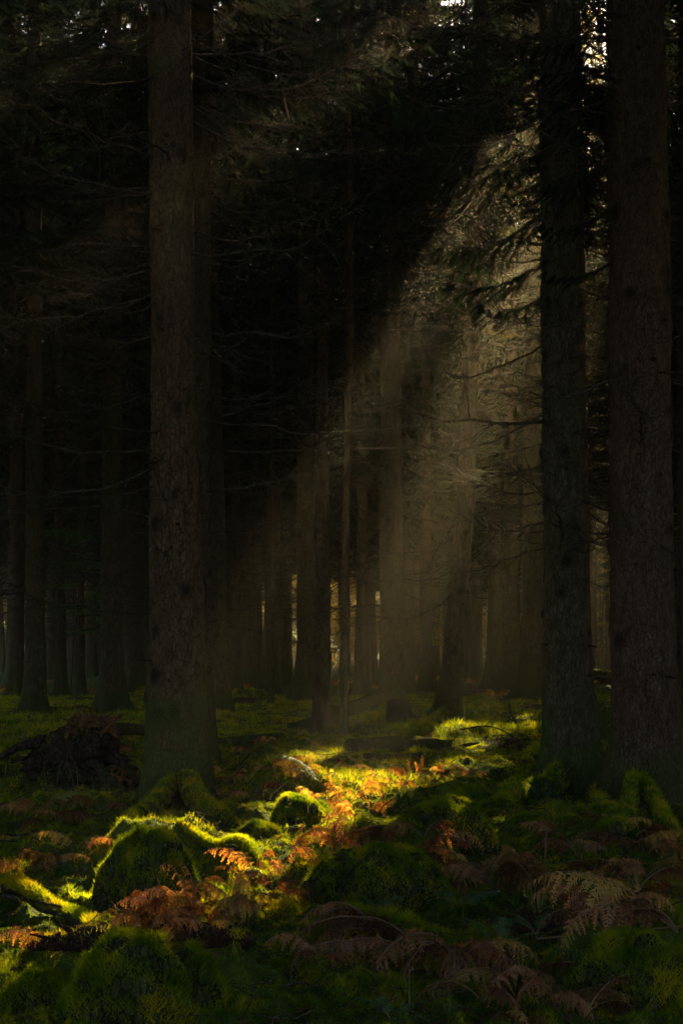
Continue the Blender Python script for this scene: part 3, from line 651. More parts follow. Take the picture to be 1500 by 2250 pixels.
MID = [
 # rows, base, label, bark
 ([(1548, 648, 692), (1400, 652, 690), (1000, 654, 688), (0, 658, 686)], 1548, 'grey-brown trunk with wide foot just left of the dead snag', M_BARK, .35),
 ([(1500, 538, 578), (1000, 540, 572), (0, 545, 570)], 1503, 'broad shadowed trunk behind and right of the small mossy stump', M_BARK, .3),
 ([(1535, 505, 530), (1000, 508, 528), (0, 510, 526)], 1530, 'narrow dark trunk rising directly behind the small mossy stump', M_BARK, .15),
 ([(1565, 458, 508), (1300, 452, 498), (1000, 448, 490), (500, 440, 478), (0, 434, 470)], 1566, 'dark trunk showing past the right side of the thick reddish spruce', M_BARK_GREEN, .2),
 ([(1680, 430, 476), (1300, 424, 460), (600, 418, 463), (0, 412, 462)], 1690, 'shaded trunk pressed close behind the thick reddish spruce', M_BARK, .06),
 ([(1572, 58, 102), (1300, 58, 98), (900, 58, 92), (300, 60, 90), (0, 62, 90)], 1575, 'dark trunk with mossy foot behind the uprooted stump, near the left edge', M_BARK_GREEN, .2),
 ([(1535, 124, 148), (1300, 122, 144), (900, 118, 138), (400, 120, 136)], 1536, 'thin black trunk between the left-edge tree and the twin poles', M_BARK, .1),
 ([(1535, 170, 188), (1300, 172, 186), (950, 178, 190), (500, 180, 190)], 1536, 'thin straight black pole tree left of the wide grey trunk', M_BARK, .06),
 ([(1568, 222, 275), (1400, 222, 268), (1000, 226, 268), (500, 232, 268), (0, 236, 266)], 1570, 'wide grey-green trunk with sweeping foot behind the splintered stump', M_BARK_GREEN, .3),
 ([(1525, 276, 320), (1200, 278, 318), (500, 282, 316)], 1527, 'broad dark trunk seen between the wide grey trunk and the thick reddish spruce', M_BARK, .2),
 ([(1490, 188, 214), (1000, 190, 212), (0, 194, 210)], 1492, 'distant trunk just behind the thin black pole tree on the left', M_BARK, .2),
 ([(1535, 22, 54), (1000, 24, 50), (0, 26, 48)], 1538, 'dark trunk standing behind brown bracken at the far left edge', M_BARK, .2),
 ([(1480, 784, 804), (1000, 786, 803), (0, 788, 802)], 1482, 'distant slim trunk just left of the straight hazy trunk', M_BARK, .2),
 ([(1480, 808, 826), (1000, 806, 822), (0, 804, 818)], 1480, 'distant slightly leaning trunk touching the left side of the hazy trunk', M_BARK, .15),
 ([(1482, 900, 922), (1000, 902, 920), (0, 904, 918)], 1484, 'distant straight trunk between the hazy trunk and the leaning tree', M_BARK, .2),
 ([(1478, 944, 966), (1000, 946, 966), (0, 948, 964)], 1480, 'distant trunk touching the left side of the leaning tree', M_BARK, .2),
 ([(1478, 1032, 1056), (1200, 1036, 1056), (0, 1040, 1056)], 1480, 'distant trunk touching the right side of the leaning tree', M_BARK, .25),
 ([(1484, 1106, 1126), (1000, 1108, 1126), (0, 1110, 1124)], 1486, 'distant trunk in bright haze left of the broad flared trunk', M_BARK, .2),
 ([(1480, 1312, 1325), (1000, 1313, 1324), (0, 1314, 1323)], 1482, 'thin dark trunk seen in the gap between the two thick right-hand trunks', M_BARK, .1),
 ([(1478, 1328, 1350), (1000, 1328, 1348), (0, 1330, 1346)], 1479, 'distant trunk tucked against the left side of the rough-barked spruce', M_BARK, .2),
 ([(1478, 620, 642), (1000, 622, 640), (0, 624, 638)], 1478, 'distant trunk among golden twigs left of the grey-brown wide-footed trunk', M_BARK, .2),
 ([(1610, 1486, 1530), (1000, 1488, 1528), (0, 1490, 1524)], 1615, 'dark trunk cut off by the right edge of the picture', M_BARK, .2),
]
for k, (rows, by, lab, mbk, fl) in enumerate(MID):
    dd = EYE * FX / (by - HY)
    pole = rows[0][2] - rows[0][1] < 26 and dd < 55
    spruce(rows, by, lab, mbk, H=(14 if pole else 32) + (k * 7 % 5), flare=fl, flare_h=.45, crown_base=(6.2 if pole else 7.5 + (k * 5 % 4) * .6), crown_R=1.3 if pole else 3.0,
           branches=10 if dd > 45 else 22, br_len=(1, 2.8), br_z=(2, 9), seed=30 + k, nth=28)

# --- the forest behind: shared crowns, except for the trees carved to shape the sunlight
CR = []
for k in range(6):
    r = np.random.default_rng(500 + k); mb = MB(); H = 33.5 + .6 * k; hb = [5.5, 7, 8, 6.5, 9, 7.5][k]
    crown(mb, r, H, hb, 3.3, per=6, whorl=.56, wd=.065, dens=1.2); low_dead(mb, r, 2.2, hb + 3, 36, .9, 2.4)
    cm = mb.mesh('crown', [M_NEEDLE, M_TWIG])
    zs = np.array([0, 2, 6, 14, H]); w = r.normal(0, .12, 5); w[0] = 0
    tm = trunk_mesh('trunk', (zs, np.cumsum(w) * .3, np.cumsum(r.normal(0, .05, 5)) * 0), np.array([.26, .22, .19, .13, .02]), M_BARK, 700 + k, nth=20, dz=.25, flare=.2, flare_h=.4, knots=14, bump=.01)
    CR.append((cm, tm, H, hb))
r = np.random.default_rng(11)
fills = []
EXTRA = [(890, 56), (935, 48), (700, 60), (820, 66), (1000, 62), (590, 46), (545, 55), (500, 47), (620, 57), (470, 62), (1120, 60), (30, 52), (110, 60), (240, 56)]
def try_place(x, y, md):
    for (a, b_) in TREES:
        if (a - x) ** 2 + (b_ - y) ** 2 < md * md: return False
    TREES.append((x, y)); fills.append((x, y)); return True
n = 0
for px_, d_ in EXTRA: try_place((px_ - CX) / FX * d_, d_, 1.0)
for q in range(9000):
    y = r.uniform(-16, 108); x = r.uniform(-30, 34)
    u = x - SX * y; t_ = x / y if y > 1 else 9
    if y > 3 and y < 44 and abs(t_) < .262: continue          # the part of the wood measured above
    if abs(x) < 5.5 and y < 5: continue
    if y > 3 and abs(x) < .25 * y + 1.2: 
        if y < 44: continue
    if y < 14 and abs(x) > 16: continue
    if y > 60 and abs(x) > y * .33 + 4 and not (-9 < u < 6): continue
    if u < -28 and abs(t_) > .32: continue
    if -4.6 < u < -2.2 and 8 < y < 75: continue
    if .170 < t_ < .190 and y < 90: continue
    if try_place(x, y, 3.3): n += 1
print('fill trees', len(fills))
for k, (x, y) in enumerate(fills):
    v = r.integers(0, 6); cm, tm, H, hb = CR[v]
    z = float(ground(x, y)) if y > 3 else 0.0
    sc = r.uniform(.95, 1.08); rz = r.uniform(0, 6.28)
    root = link('spruce_tree', None, loc=(x, y, z - .03), rot=(0, 0, 0) if -11 < x - SX * y < 5 else (r.normal(0, .014), r.normal(0, .022), 0))
    if y < 3: lab, g = 'spruce standing out of sight beside and behind the viewer', 'spruces behind the viewer'
    elif abs(x / max(y, .1)) > .27: lab, g = 'tall spruce beyond the side of the picture, its boughs shading the floor', 'spruces beyond the picture sides'
    else: lab, g = 'far dark spruce, one of many slim trunks filling the back of the wood', 'far spruces filling the back of the wood'
    tag(root, lab, 'tree', g)
    u = x - SX * y
    tr = link('trunk', tm, root, rot=(0, 0, rz), scale=sc * r.uniform(.8, 1.1))
    if -9.6 < u < 3.2 and y > 12:
        mb = MB(); rr_ = np.random.default_rng(3000 + k)
        crown(mb, rr_, H * sc, hb * sc, 3.3, per=6, whorl=.56, wd=.065, dens=1.2, cull=carved_gap, origin=(x, y, z)); low_dead(mb, rr_, 2.2, hb + 3, 26, .9, 2.4, org=(x, y, z))
        link('crown', mb.mesh('crown', [M_NEEDLE, M_TWIG]), root)
    else:
        link('crown', cm, root, rot=(0, 0, rz), scale=sc)

# --- golden broadleaved trees catching the sun at the far edge of the wood
def leafy_crown(r, H, z0, R, n, size, m_leaf):
    mb = MB()
    limbs = []
    for k in range(26):
        z = r.uniform(z0, H * .85); az = r.uniform(0, 6.28); L_ = R * math.sin(max(.25, min(1, (z - z0 * .5) / (H - z0))) * 2.6) * r.uniform(.5, 1.1)
        s = np.linspace(0, 1, 6); p = np.stack([np.cos(az) * s * L_, np.sin(az) * s * L_, z + s * L_ * r.uniform(-.1, .6)], -1)
        tube(mb, p, .05 * (1 - s) + .01, 4, 1); limbs.append(p)
    limbs = np.array(limbs)
    i = r.integers(0, len(limbs), n // 40); j = r.integers(2, 6, n // 40)
    cl = limbs[i, j] + r.normal(0, R * .14, (n // 40, 3))
    c = np.repeat(cl, 40, 0) + r.normal(0, 1, (len(cl) * 40, 3)) * np.array([R * .10, R * .10, R * .05])
    m_ = len(c); a = r.normal(0, 1, (m_, 3)); a /= np.linalg.norm(a, axis=1)[:, None]; b_ = np.cross(a, r.normal(0, 1, (m_, 3))); b_ /= np.linalg.norm(b_, axis=1)[:, None]
    s = (size * r.uniform(.6, 1.3, m_))[:, None]
    mb.add(np.stack([c - a * s, c + b_ * s * .5, c + a * s, c - b_ * s * .5], 1).reshape(-1, 3), np.arange(4 * m_).reshape(-1, 4))
    return mb.mesh('crown', [m_leaf, M_TWIG], False)
r = np.random.default_rng(77)
GL = [leafy_crown(np.random.default_rng(80 + k), 17 + 2 * k, .5, 4.8, 26000, .14, M_GOLD) for k in range(3)]
GT = [trunk_mesh('trunk', (np.array([0, 4, 9, 16.]), np.array([0, .1, .3, .2]), np.array([0, .1, 0, 0.])), np.array([.25, .2, .14, .03]), M_BARK_GREY, 90 + k, nth=14, dz=.3, flare=.1, knots=4) for k in range(3)]
for k in range(34):
    x = -36 + 74 * ((k % 17) + .5 + r.uniform(-.35, .35)) / 17; y = r.uniform(114, 124) if k < 17 else r.uniform(132, 155)
    root = link('golden_beech', None, loc=(x, y, float(ground(x, y)) - .1)); tag(root, 'golden autumn beech glowing in sun at the far edge of the wood', 'tree', 'golden beeches at the edge of the wood')
    s = r.uniform(.85, 1.25); v = k % 3
    link('trunk', GT[v], root, scale=s); link('crown', GL[v], root, rot=(0, 0, r.uniform(0, 6.28)), scale=s)
# the golden larch in the gap between the two thick right-hand trunks
def larch(px, d, H, lab, seed, hb=4.5, Rr=2.4):
    r = np.random.default_rng(seed); x = (px - CX) / FX * d
    root = link('larch_tree', None, loc=(x, d, float(ground(x, d)))); tag(root, lab, 'tree')
    mb = MB(); crown(mb, r, H, hb, Rr, per=6, whorl=.55, wd=.035, dens=1.1, cull=carved_gap, origin=(x, d, 0)); link('crown', mb.mesh('crown', [M_LARCH, M_TWIG]), root)
    link('trunk', trunk_mesh('trunk', (np.array([0, 5, 12., H]), np.zeros(4), np.zeros(4)), np.array([.2, .17, .12, .02]), M_BARK_RED, seed, nth=16, dz=.2, flare=.1, knots=10), root)
larch(1312, 80, 38.5, 'golden larch glowing in the tall gap between the two thick right-hand trunks', 61)
larch(1300, 60, 29, 'nearer golden larch filling the bright gap beside the dark mossy-rooted spruce', 62, 9, 1.7)
larch(1484, 70, 32, 'golden larch glimpsed past the right side of the rough-barked spruce', 63)

# --- saplings
def sapling(px, py, d, H, lab, m_leaf, seed, nl=700, R=1.3, size=.035, layers=7, zf=.35):
    r = np.random.default_rng(seed); p = P(px, py, d); x = p[0]; z0 = float(ground(x, d))
    root = link('beech_sapling', None, loc=(x, d, z0)); tag(root, lab, 'sapling')
    mb = MB(); s = np.linspace(0, 1, 8); tube(mb, np.stack([.1 * np.sin(s * 3), 0 * s, s * H - .05], -1), .02 * (1 - s) + .005, 6); link('trunk', mb.mesh('trunk', M_TWIG), root)
    mb = MB()
    for k in range(layers * 3):
        z = H * (zf + (1 - zf) * r.random()); az = r.uniform(0, 6.28); L_ = R * r.uniform(.5, 1) * (1.2 - z / H * .6)
        s = np.linspace(0, 1, 6); pp = np.stack([np.cos(az) * s * L_, np.sin(az) * s * L_, z + .15 * L_ * np.sin(s * 3)], -1); tube(mb, pp, .006 * (1 - s) + .002, 3, 1)
        m_ = nl // (layers * 3); t = r.uniform(.25, 1, m_); c = np.stack([np.cos(az) * t * L_, np.sin(az) * t * L_, z + .15 * L_ * np.sin(t * 3)], -1) + r.normal(0, 1, (m_, 3)) * [.16 * R, .16 * R, .04]
        a = r.normal(0, 1, (m_, 3)) * [1, 1, .35]; a /= np.linalg.norm(a, axis=1)[:, None]; b_ = np.cross(a, r.normal(0, .4, (m_, 3)) + [0, 0, 1]); b_ /= np.linalg.norm(b_, axis=1)[:, None]
        sz = (size * r.uniform(.7, 1.3, m_))[:, None]
        mb.add(np.stack([c - a * sz, c + b_ * sz * .55, c + a * sz, c - b_ * sz * .55], 1).reshape(-1, 3), np.arange(4 * m_).reshape(-1, 4))
    link('foliage', mb.mesh('foliage', [m_leaf, M_TWIG], False), root)
sapling(155, 1500, 40, 4.6, 'young green beech with small leaves between the dark trunks on the left', M_BEECH, 201, 2600, 1.3, .05, 9, .35)
sapling(225, 1490, 44, 4.2, 'green-leaved sapling half hidden behind the wide grey-green trunk', M_BEECH, 202, 1600, 1.2, .05, 8, .4)
sapling(925, 1480, 60, 2.6, 'low golden beech sapling left of the leaning tree', M_GOLD, 203, 1800, 1.6, .05, 6, .5)
sapling(625, 1480, 62, 5.6, 'golden-leaved sapling glowing left of the grey-brown wide-footed trunk', M_GOLD, 204, 1600, 1.5, .045, 9, .25)
sapling(1165, 1500, 52, 4.3, 'gold-leaved sapling beside the broad flared trunk in the glow', M_GOLD, 205, 1400, 1.2, .045, 6, .5)
sapling(745, 1480, 70, 3.4, 'golden sapling seen behind the thin reddish pole tree', M_GOLD, 206, 1500, 1.6, .05, 6, .3)
sapling(1300, 1470, 70, 4.0, 'amber-leaved sapling low in the gap between the thick right-hand trunks', M_GOLD, 207, 1200, 1.2, .05, 6, .3)

# ------------------------------------------------------------------ stumps and logs
def jag(n, r, amp): return np.abs(fbm(np.cos(np.linspace(0, 6.28, n, endpoint=False)) * 2 + r.uniform(0, 9), np.sin(np.linspace(0, 6.28, n, endpoint=False)) * 2, 0, 3)) * amp
def stump_mesh(seed, R, H, flare, m_, jagged=.2, moss_top=True, nth=48):
    r = np.random.default_rng(seed); th = np.linspace(0, 2 * np.pi, nth, endpoint=False); mb = MB()
    top = H * (1 - jag(nth, r, jagged)); rows = 22
    s = np.linspace(-.15, 1, rows); Z_ = s[:, None] * top[None]
    lob = (.5 + .5 * np.cos(5 * th + r.uniform(0, 6))) ** 1.5
    RR = R * (1 - .1 * s)[:, None] + flare * np.exp(-np.maximum(s, 0) * 4)[:, None] * (.3 + lob)[None]
    RR *= 1 + .16 * fbm(np.cos(th)[None] * 2.2 + seed, np.sin(th)[None] * 2.2, Z_ * 4, 4)
    V = np.stack([RR * np.cos(th), RR * np.sin(th), Z_], -1); 
    inner = []
    for f, dz in ((.8, .02), (.45, -.12), (.05, -.18)):
        inner.append(np.stack([RR[-1] * f * np.cos(th), RR[-1] * f * np.sin(th), top * (1 - .2 * jag(nth, r, .5)) + dz * H], -1))
    V = np.concatenate([V, np.stack(inner)], 0); m2 = len(V)
    i = np.arange(m2 - 1)[:, None] * nth; j = np.arange(nth)[None]; j2 = (j + 1) % nth
    mb.add(V.reshape(-1, 3), np.stack([i + j, i + j2, i + nth + j2, i + nth + j], -1).reshape(-1, 4), 0)
    if moss_top:
        n = 4500; k = rng.integers(rows - 10, m2 - 1, n); l = rng.integers(0, nth, n); t1 = rng.random(n)[:, None]
        q = V[k, l] * (1 - t1) + V[np.minimum(k + 1, m2 - 1), (l + 1) % nth] * t1
        blades(mb, q[:, 0], q[:, 1], q[:, 2], rng.uniform(.015, .05, n), rng.uniform(.006, .012, n), rng.uniform(.3, 1, n), 1)
    return mb.mesh('stump', [m_, M_MOSS])
def place_stump(px, py, R, H, flare, lab, seed, m_=M_DEAD, jagged=.25, moss=True, name='tree_stump'):
    q = hit(px, py); o = link(name, stump_mesh(seed, R, H, flare, m_, jagged, moss), loc=(q[0], q[1], q[2] - .03)); return tag(o, lab, 'stump'), q
place_stump(536, 1548, .26, .42, .14, 'small square mossy stump behind the sunlit clearing, left of the thin sapling', 1)
place_stump(600, 1592, .27, .16, .08, 'low crumbling dark stump just left of the broken leaning log', 2)
place_stump(1330, 1500, .5, .5, .2, 'dark mossy stump in the gap left of the rough-barked spruce', 3)
place_stump(1095, 1695, .10, .07, .03, 'tiny black rotten stump under the orange fern tip, right of the clearing', 4, moss=False)
# uprooted stump on the left: a dark root mass with torn reddish wood on top
q = hit(158, 1728)
root = link('uprooted_stump', None, loc=q); tag(root, 'big black uprooted stump with torn reddish wood on top, at left behind the bracken', 'stump')
mb = MB(); r = np.random.default_rng(4)
th = np.linspace(0, 2 * np.pi, 64, endpoint=False); s = np.linspace(0, 1, 34)
prof = np.interp(s, [0, .15, .4, .65, .85, 1], [1.1, 1.05, 1.0, .92, .72, .05])
RX = .47 * prof[:, None] * np.ones(64); Zs = .70 * s[:, None] - .08 + 0 * RX
cxs = .08 * s[:, None]
nzz = .78 + .55 * fbm(np.cos(th)[None] * 2.4, np.sin(th)[None] * 2.4, Zs * 4 + 5, 5, .62)
V = np.stack([cxs + RX * np.cos(th) * nzz, .38 * prof[:, None] * np.sin(th)[None] * nzz, Zs * (1 + .12 * fbm(np.cos(th)[None] * 2.4, np.sin(th)[None] * 2.4, 3, 3))], -1)
i = np.arange(33)[:, None] * 64; j = np.arange(64)[None]; j2 = (j + 1) % 64
mb.add(V.reshape(-1, 3), np.stack([i + j, i + j2, i + 64 + j2, i + 64 + j], -1).reshape(-1, 4))
n = 3000; k = rng.integers(0, 33, n); l = rng.integers(0, 64, n); qv = V[k, l] + rng.normal(0, .02, (n, 3)); kk = vnoise(qv[:, 0] * 4, qv[:, 2] * 4, 1) > .1; qv = qv[kk]
blades(mb, qv[:, 0], qv[:, 1], qv[:, 2], rng.uniform(.02, .05, len(qv)), rng.uniform(.005, .01, len(qv)), rng.uniform(.3, 1, len(qv)), 1)
link('root_mass', mb.mesh('root_mass', [M_DEAD, M_MOSS]), root)
for k in range(26):
    a0 = np.array([r.uniform(-.05, .42), r.uniform(-.25, .1), r.uniform(.48, .68)]); dr = np.array([r.uniform(-.7, .5), r.uniform(-.3, .3), r.uniform(-.5, .5)]); dr /= np.linalg.norm(dr)
    L_ = r.uniform(.12, .34); s = np.linspace(-.5, .5, 7); w = r.uniform(.014, .036)
    mb = MB(); pth = a0 + dr * (s * L_)[:, None] + r.normal(0, .008, (7, 3)); tube(mb, pth, w * (1 - np.abs(s) * 1.7) + .002, 6, 0, .4, 20)
    link('splinter', mb.mesh('splinter', M_SPLINTER), root)
for k in range(4):
    az = r.uniform(np.pi, 2 * np.pi); s = np.linspace(0, 1, 8); L_ = r.uniform(.4, .8)
    pth = np.stack([.35 * np.cos(az) + np.cos(az) * s * L_, .2 * np.sin(az) + np.sin(az) * s * L_ * .6, r.uniform(.1, .45) - s * r.uniform(.1, .4)], -1) + np.cumsum(r.normal(0, .02, (8, 3)), 0)
    mb = MB(); tube(mb, pth, .05 * (1 - s) + .012, 7, 0, .3, 12); link('root', mb.mesh('root', M_DEAD), root)

def log(name, pts, rad, lab, m_, seg=14, amp=.12, moss=0, mossr=(.01, .03), cat='log', n=40):
    pts = np.array(pts); o0 = pts[0].copy(); path = smooth_path(pts - o0, n); rd = np.interp(np.linspace(0, 1, n), np.linspace(0, 1, len(rad)), rad)
    mb = MB(); tube(mb, path, rd, seg, 0, amp, 9, True)
    if moss:
        i = rng.integers(0, n - 1, moss); t = rng.random(moss)[:, None]; c = path[i] * (1 - t) + path[i + 1] * t; th = rng.uniform(.1, np.pi - .1, moss)
        tt = path[i + 1] - path[i]; tt /= np.linalg.norm(tt, axis=1)[:, None]; sd = np.cross(tt, [0, 0, 1.0]); sd /= np.linalg.norm(sd, axis=1)[:, None] + 1e-9; up = np.cross(sd, tt)
        q = c + (sd * np.cos(th)[:, None] + up * np.sin(th)[:, None]) * rd[i][:, None] * .98
        blades(mb, q[:, 0], q[:, 1], q[:, 2], rng.uniform(*mossr, moss), rng.uniform(.003, .007, moss), rng.uniform(.3, 1, moss), 1)
    o = link(name, mb.mesh(name, [m_, M_MOSS]), loc=o0); return tag(o, lab, cat)
# the snapped stem: a short upright stump whose trunk still hangs from it and slopes down to the left
q = hit(872, 1592); d0 = q[1] - .4
rt = link('snapped_tree', None, loc=(0, 0, 0)); tag(rt, 'snapped stem sloping down left from its stump, in front of the hazy trunk', 'log')
mb = MB(); A = [P(872, 1600, d0), P(868, 1560, d0), P(866, 1528, d0), P(870, 1512, d0)]
tube(mb, smooth_path(A, 20), np.interp(np.linspace(0, 1, 20), [0, .3, .9, 1], [.19, .14, .12, .03]), 16, 0, .25, 8, True); link('stump', mb.mesh('stump', M_DEAD), rt)
mb = MB(); A = [P(878, 1524, d0 - .05), P(850, 1524, d0 - .1), P(800, 1545, d0 - .4), P(745, 1568, d0 - .7), P(690, 1588, d0 - 1.), P(640, 1602, d0 - 1.3)]
tube(mb, smooth_path(A, 40), np.interp(np.linspace(0, 1, 40), [0, .06, .3, 1], [.05, .12, .12, .10]), 16, 0, .16, 8, True); link('fallen_trunk', mb.mesh('fallen_trunk', M_SPLINTER if False else M_BARK_RED), rt)
for k in range(9):
    mb = MB(); s = np.linspace(0, 1, 5); a0 = P(862 + r.uniform(-14, 14), 1520 + r.uniform(-5, 5), d0 - .12); dr = np.array([r.uniform(-.5, 1), r.uniform(-.3, .1), r.uniform(-.6, .2)])
    tube(mb, a0 + dr * (s * .3)[:, None], .03 * (1 - s) + .004, 5, 0, .4, 20); link('splinter', mb.mesh('splinter', M_SPLINTER), rt)
def on(px, py, dz=0.0): q = hit(px, py); return [q[0], q[1], q[2] + dz]
log('fallen_log', [on(770, 1655, .08), on(880, 1650, .09), on(990, 1648, .06)], [.10, .10, .07], 'grey fallen log lying behind the orange ferns, under the leaning tree', M_BARK_GREY, moss=800)
log('fallen_log', [on(800, 1668, .03), on(920, 1668, .04), on(1050, 1640, .03)], [.04, .035, .02], 'thin pale pole lying in front of the grey fallen log', M_BARK_GREY)
log('fallen_log', [on(185, 1622, .10), on(250, 1622, .10), on(335, 1620, .08)], [.08, .08, .07], 'pale horizontal log between the uprooted stump and the thick reddish spruce', M_BARK_GREY, moss=500)
log('fallen_log', [on(455, 1645, .05), on(520, 1638, .06), on(620, 1625, .05)], [.06, .06, .04], 'low shaded log right of the thick reddish spruce, below the mossy stump', M_BARK, moss=500)
log('fallen_log', [on(1285, 1490, .2), on(1340, 1488, .2), on(1420, 1486, .2)], [.18, .18, .15], 'distant log lying across the gap between the thick right-hand trunks', M_BARK)
log('rotten_log', [on(60, 2085, .01), on(200, 2090, .03), on(330, 2088, .025), on(440, 2082, .03), on(545, 2070, .0)], [.03, .05, .04, .055, .03], 'black rotten log lying in front of the sunlit orange ferns', M_ROT, 26, .55, moss=1500, n=110)
log('mossy_log', [on(5, 1970, .06), on(60, 1985, .05), on(110, 2015, .03), on(165, 2035, .04), on(225, 2060, .02)], [.035, .045, .03, .03], 'sunlit moss-covered log slanting down from the left edge', M_DEAD, 18, .6, moss=9000, mossr=(.01, .035), n=50)
def over(px, py, d, up=.05):                       # a point on the sight line, kept clear of the ground
    q = P(px, py, d); q[2] = max(q[2], float(ground(q[0], q[1])) + up); return q
def hummock(px, py, rx, ry, h, lab, seed, nb=15000, back=.85, top=0.0):
    # a solid, lumpy cushion of moss: steep sides, broken outline, tufts of uneven length with bare peat between them
    q = hit(px, py); c = np.array([q[0], q[1] + ry * back, 0]); c[2] = float(ground(c[0], c[1])) * .3 + q[2] * .7 - .06
    n, m_ = 72, 26; th = np.linspace(0, 2 * np.pi, n, endpoint=False); rr = np.linspace(1, 0, m_)
    A, B = np.meshgrid(th, rr); out = 1 + .22 * fbm(np.cos(A) * 1.3 + seed, np.sin(A) * 1.3, 2, 3)
    def surf(A, B):
        o_ = 1 + .22 * fbm(np.cos(A) * 1.3 + seed, np.sin(A) * 1.3, 2, 3)
        x = rx * B * np.cos(A) * o_; y = ry * B * np.sin(A) * o_
        z = (h + .06) * np.maximum(1 - B ** 2.3, 0) ** .62 * (1 + .16 * fbm(x * 6 + seed, y * 6, 1, 2)) + top * x
        l = .022 * fbm(x * 17, y * 17, seed, 3) * (1 - B ** 8)
        return x, y, z + l + .012 * np.abs(vnoise(x * 34, y * 34, seed))
    x, y, z = surf(A, B); mb = MB(); i = np.arange(m_ - 1)[:, None] * n; j = np.arange(n)[None]; j2 = (j + 1) % n
    mb.add(np.stack([x, y, z], -1).reshape(-1, 3), np.stack([i + j, i + j2, i + n + j2, i + n + j], -1).reshape(-1, 4), 0)
    a = rng.uniform(0, 2 * np.pi, nb); b = rng.random(nb) ** .45; x, y, z = surf(a, b)
    cl = vnoise(x * 15, y * 15, z * 15 + seed); k = cl > rng.uniform(-.75, .1, nb); x, y, z, cl = x[k], y[k], z[k], cl[k]
    blades(mb, x, y, z - .004, (.016 + .024 * np.clip(cl + .3, 0, 1)) * rng.uniform(.5, 1.2, len(x)), rng.uniform(.003, .006, len(x)), rng.uniform(.3, 1.3, len(x)), 1)
    return tag(link('moss_hummock', mb.mesh('moss_hummock', [M_PEAT, M_MOSS]), loc=c), lab, 'moss hummock')
hummock(325, 1992, .28, .20, .34, 'dark mossy hump with a glowing yellow rim behind the fiery orange bracken', 1, 22000)
hummock(300, 2262, .30, .22, .27, 'big rounded dark green moss hummock at the lower left in front of the rotten log', 2, 26000)
hummock(60, 2225, .17, .14, .11, 'low green moss cushion in the bottom left corner', 3, 9000)
hummock(655, 1806, .24, .20, .17, 'mossy hummock with one sunlit shoulder below the drooping brown fern', 4, 14000)
hummock(835, 1992, .36, .26, .26, 'wide dark mossy mound in the middle, under the arched bare stem', 5, 22000)
hummock(985, 1838, .30, .26, .22, 'dark moss hummock left of the reaching mossy roots', 6, 14000)
hummock(1420, 2225, .24, .2, .2, 'rounded moss hummock at the lower right corner beyond the rust brown fern heap', 7, 16000)
hummock(640, 2160, .16, .13, .07, 'small moss cushion in the foreground under the thin curved runner', 8, 9000)
hummock(1100, 1800, .26, .2, .12, 'low moss hummock at the foot of the reaching mossy roots', 9, 10000)
hummock(560, 1850, .20, .16, .10, 'small bright moss cushion just beyond the sunlit ridge', 10, 10000)
log('mossy_log', [over(392, 1888, 8.14, -.02), over(470, 1915, 8.0, -.005), over(530, 1945, 8.0, -.01), over(585, 1970, 7.8, -.02)], [.02, .035, .04, .02], 'short moss-covered root glowing yellow, running down right of the dark hump', M_DEAD, 18, .6, moss=16000, mossr=(.012, .04), n=60)
rl = [o for o in bpy.data.objects if o.name.startswith('rotten_log')][0]; r = np.random.default_rng(66)
for k in range(14):                                # shards standing off the rotten log
    px = r.uniform(90, 520); a0 = np.array(on(px, 2086, .02)) - np.array(rl.location); s = np.linspace(0, 1, 6); dr = np.array([r.choice([-1, 1]) * r.uniform(.5, 1), r.uniform(-.3, .2), r.uniform(.05, .5)])
    mb = MB(); tube(mb, a0 + dr * (s * r.uniform(.06, .2))[:, None], np.linspace(.016, .003, 6), 6, 0, .5, 25, True); link('shard', mb.mesh('shard', M_ROT), rl)
# broken spike beside the mossy log
mb = MB(); A = [P(118, 2010, 7.35), P(110, 1985, 7.35), P(104, 1950, 7.4)]; tube(mb, smooth_path(A, 8) , np.linspace(.03, .006, 8), 7, 0, .3, 20)
tag(link('broken_snag', mb.mesh('broken_snag', M_DEAD)), 'short black broken spike standing by the sunlit mossy log', 'dead wood')

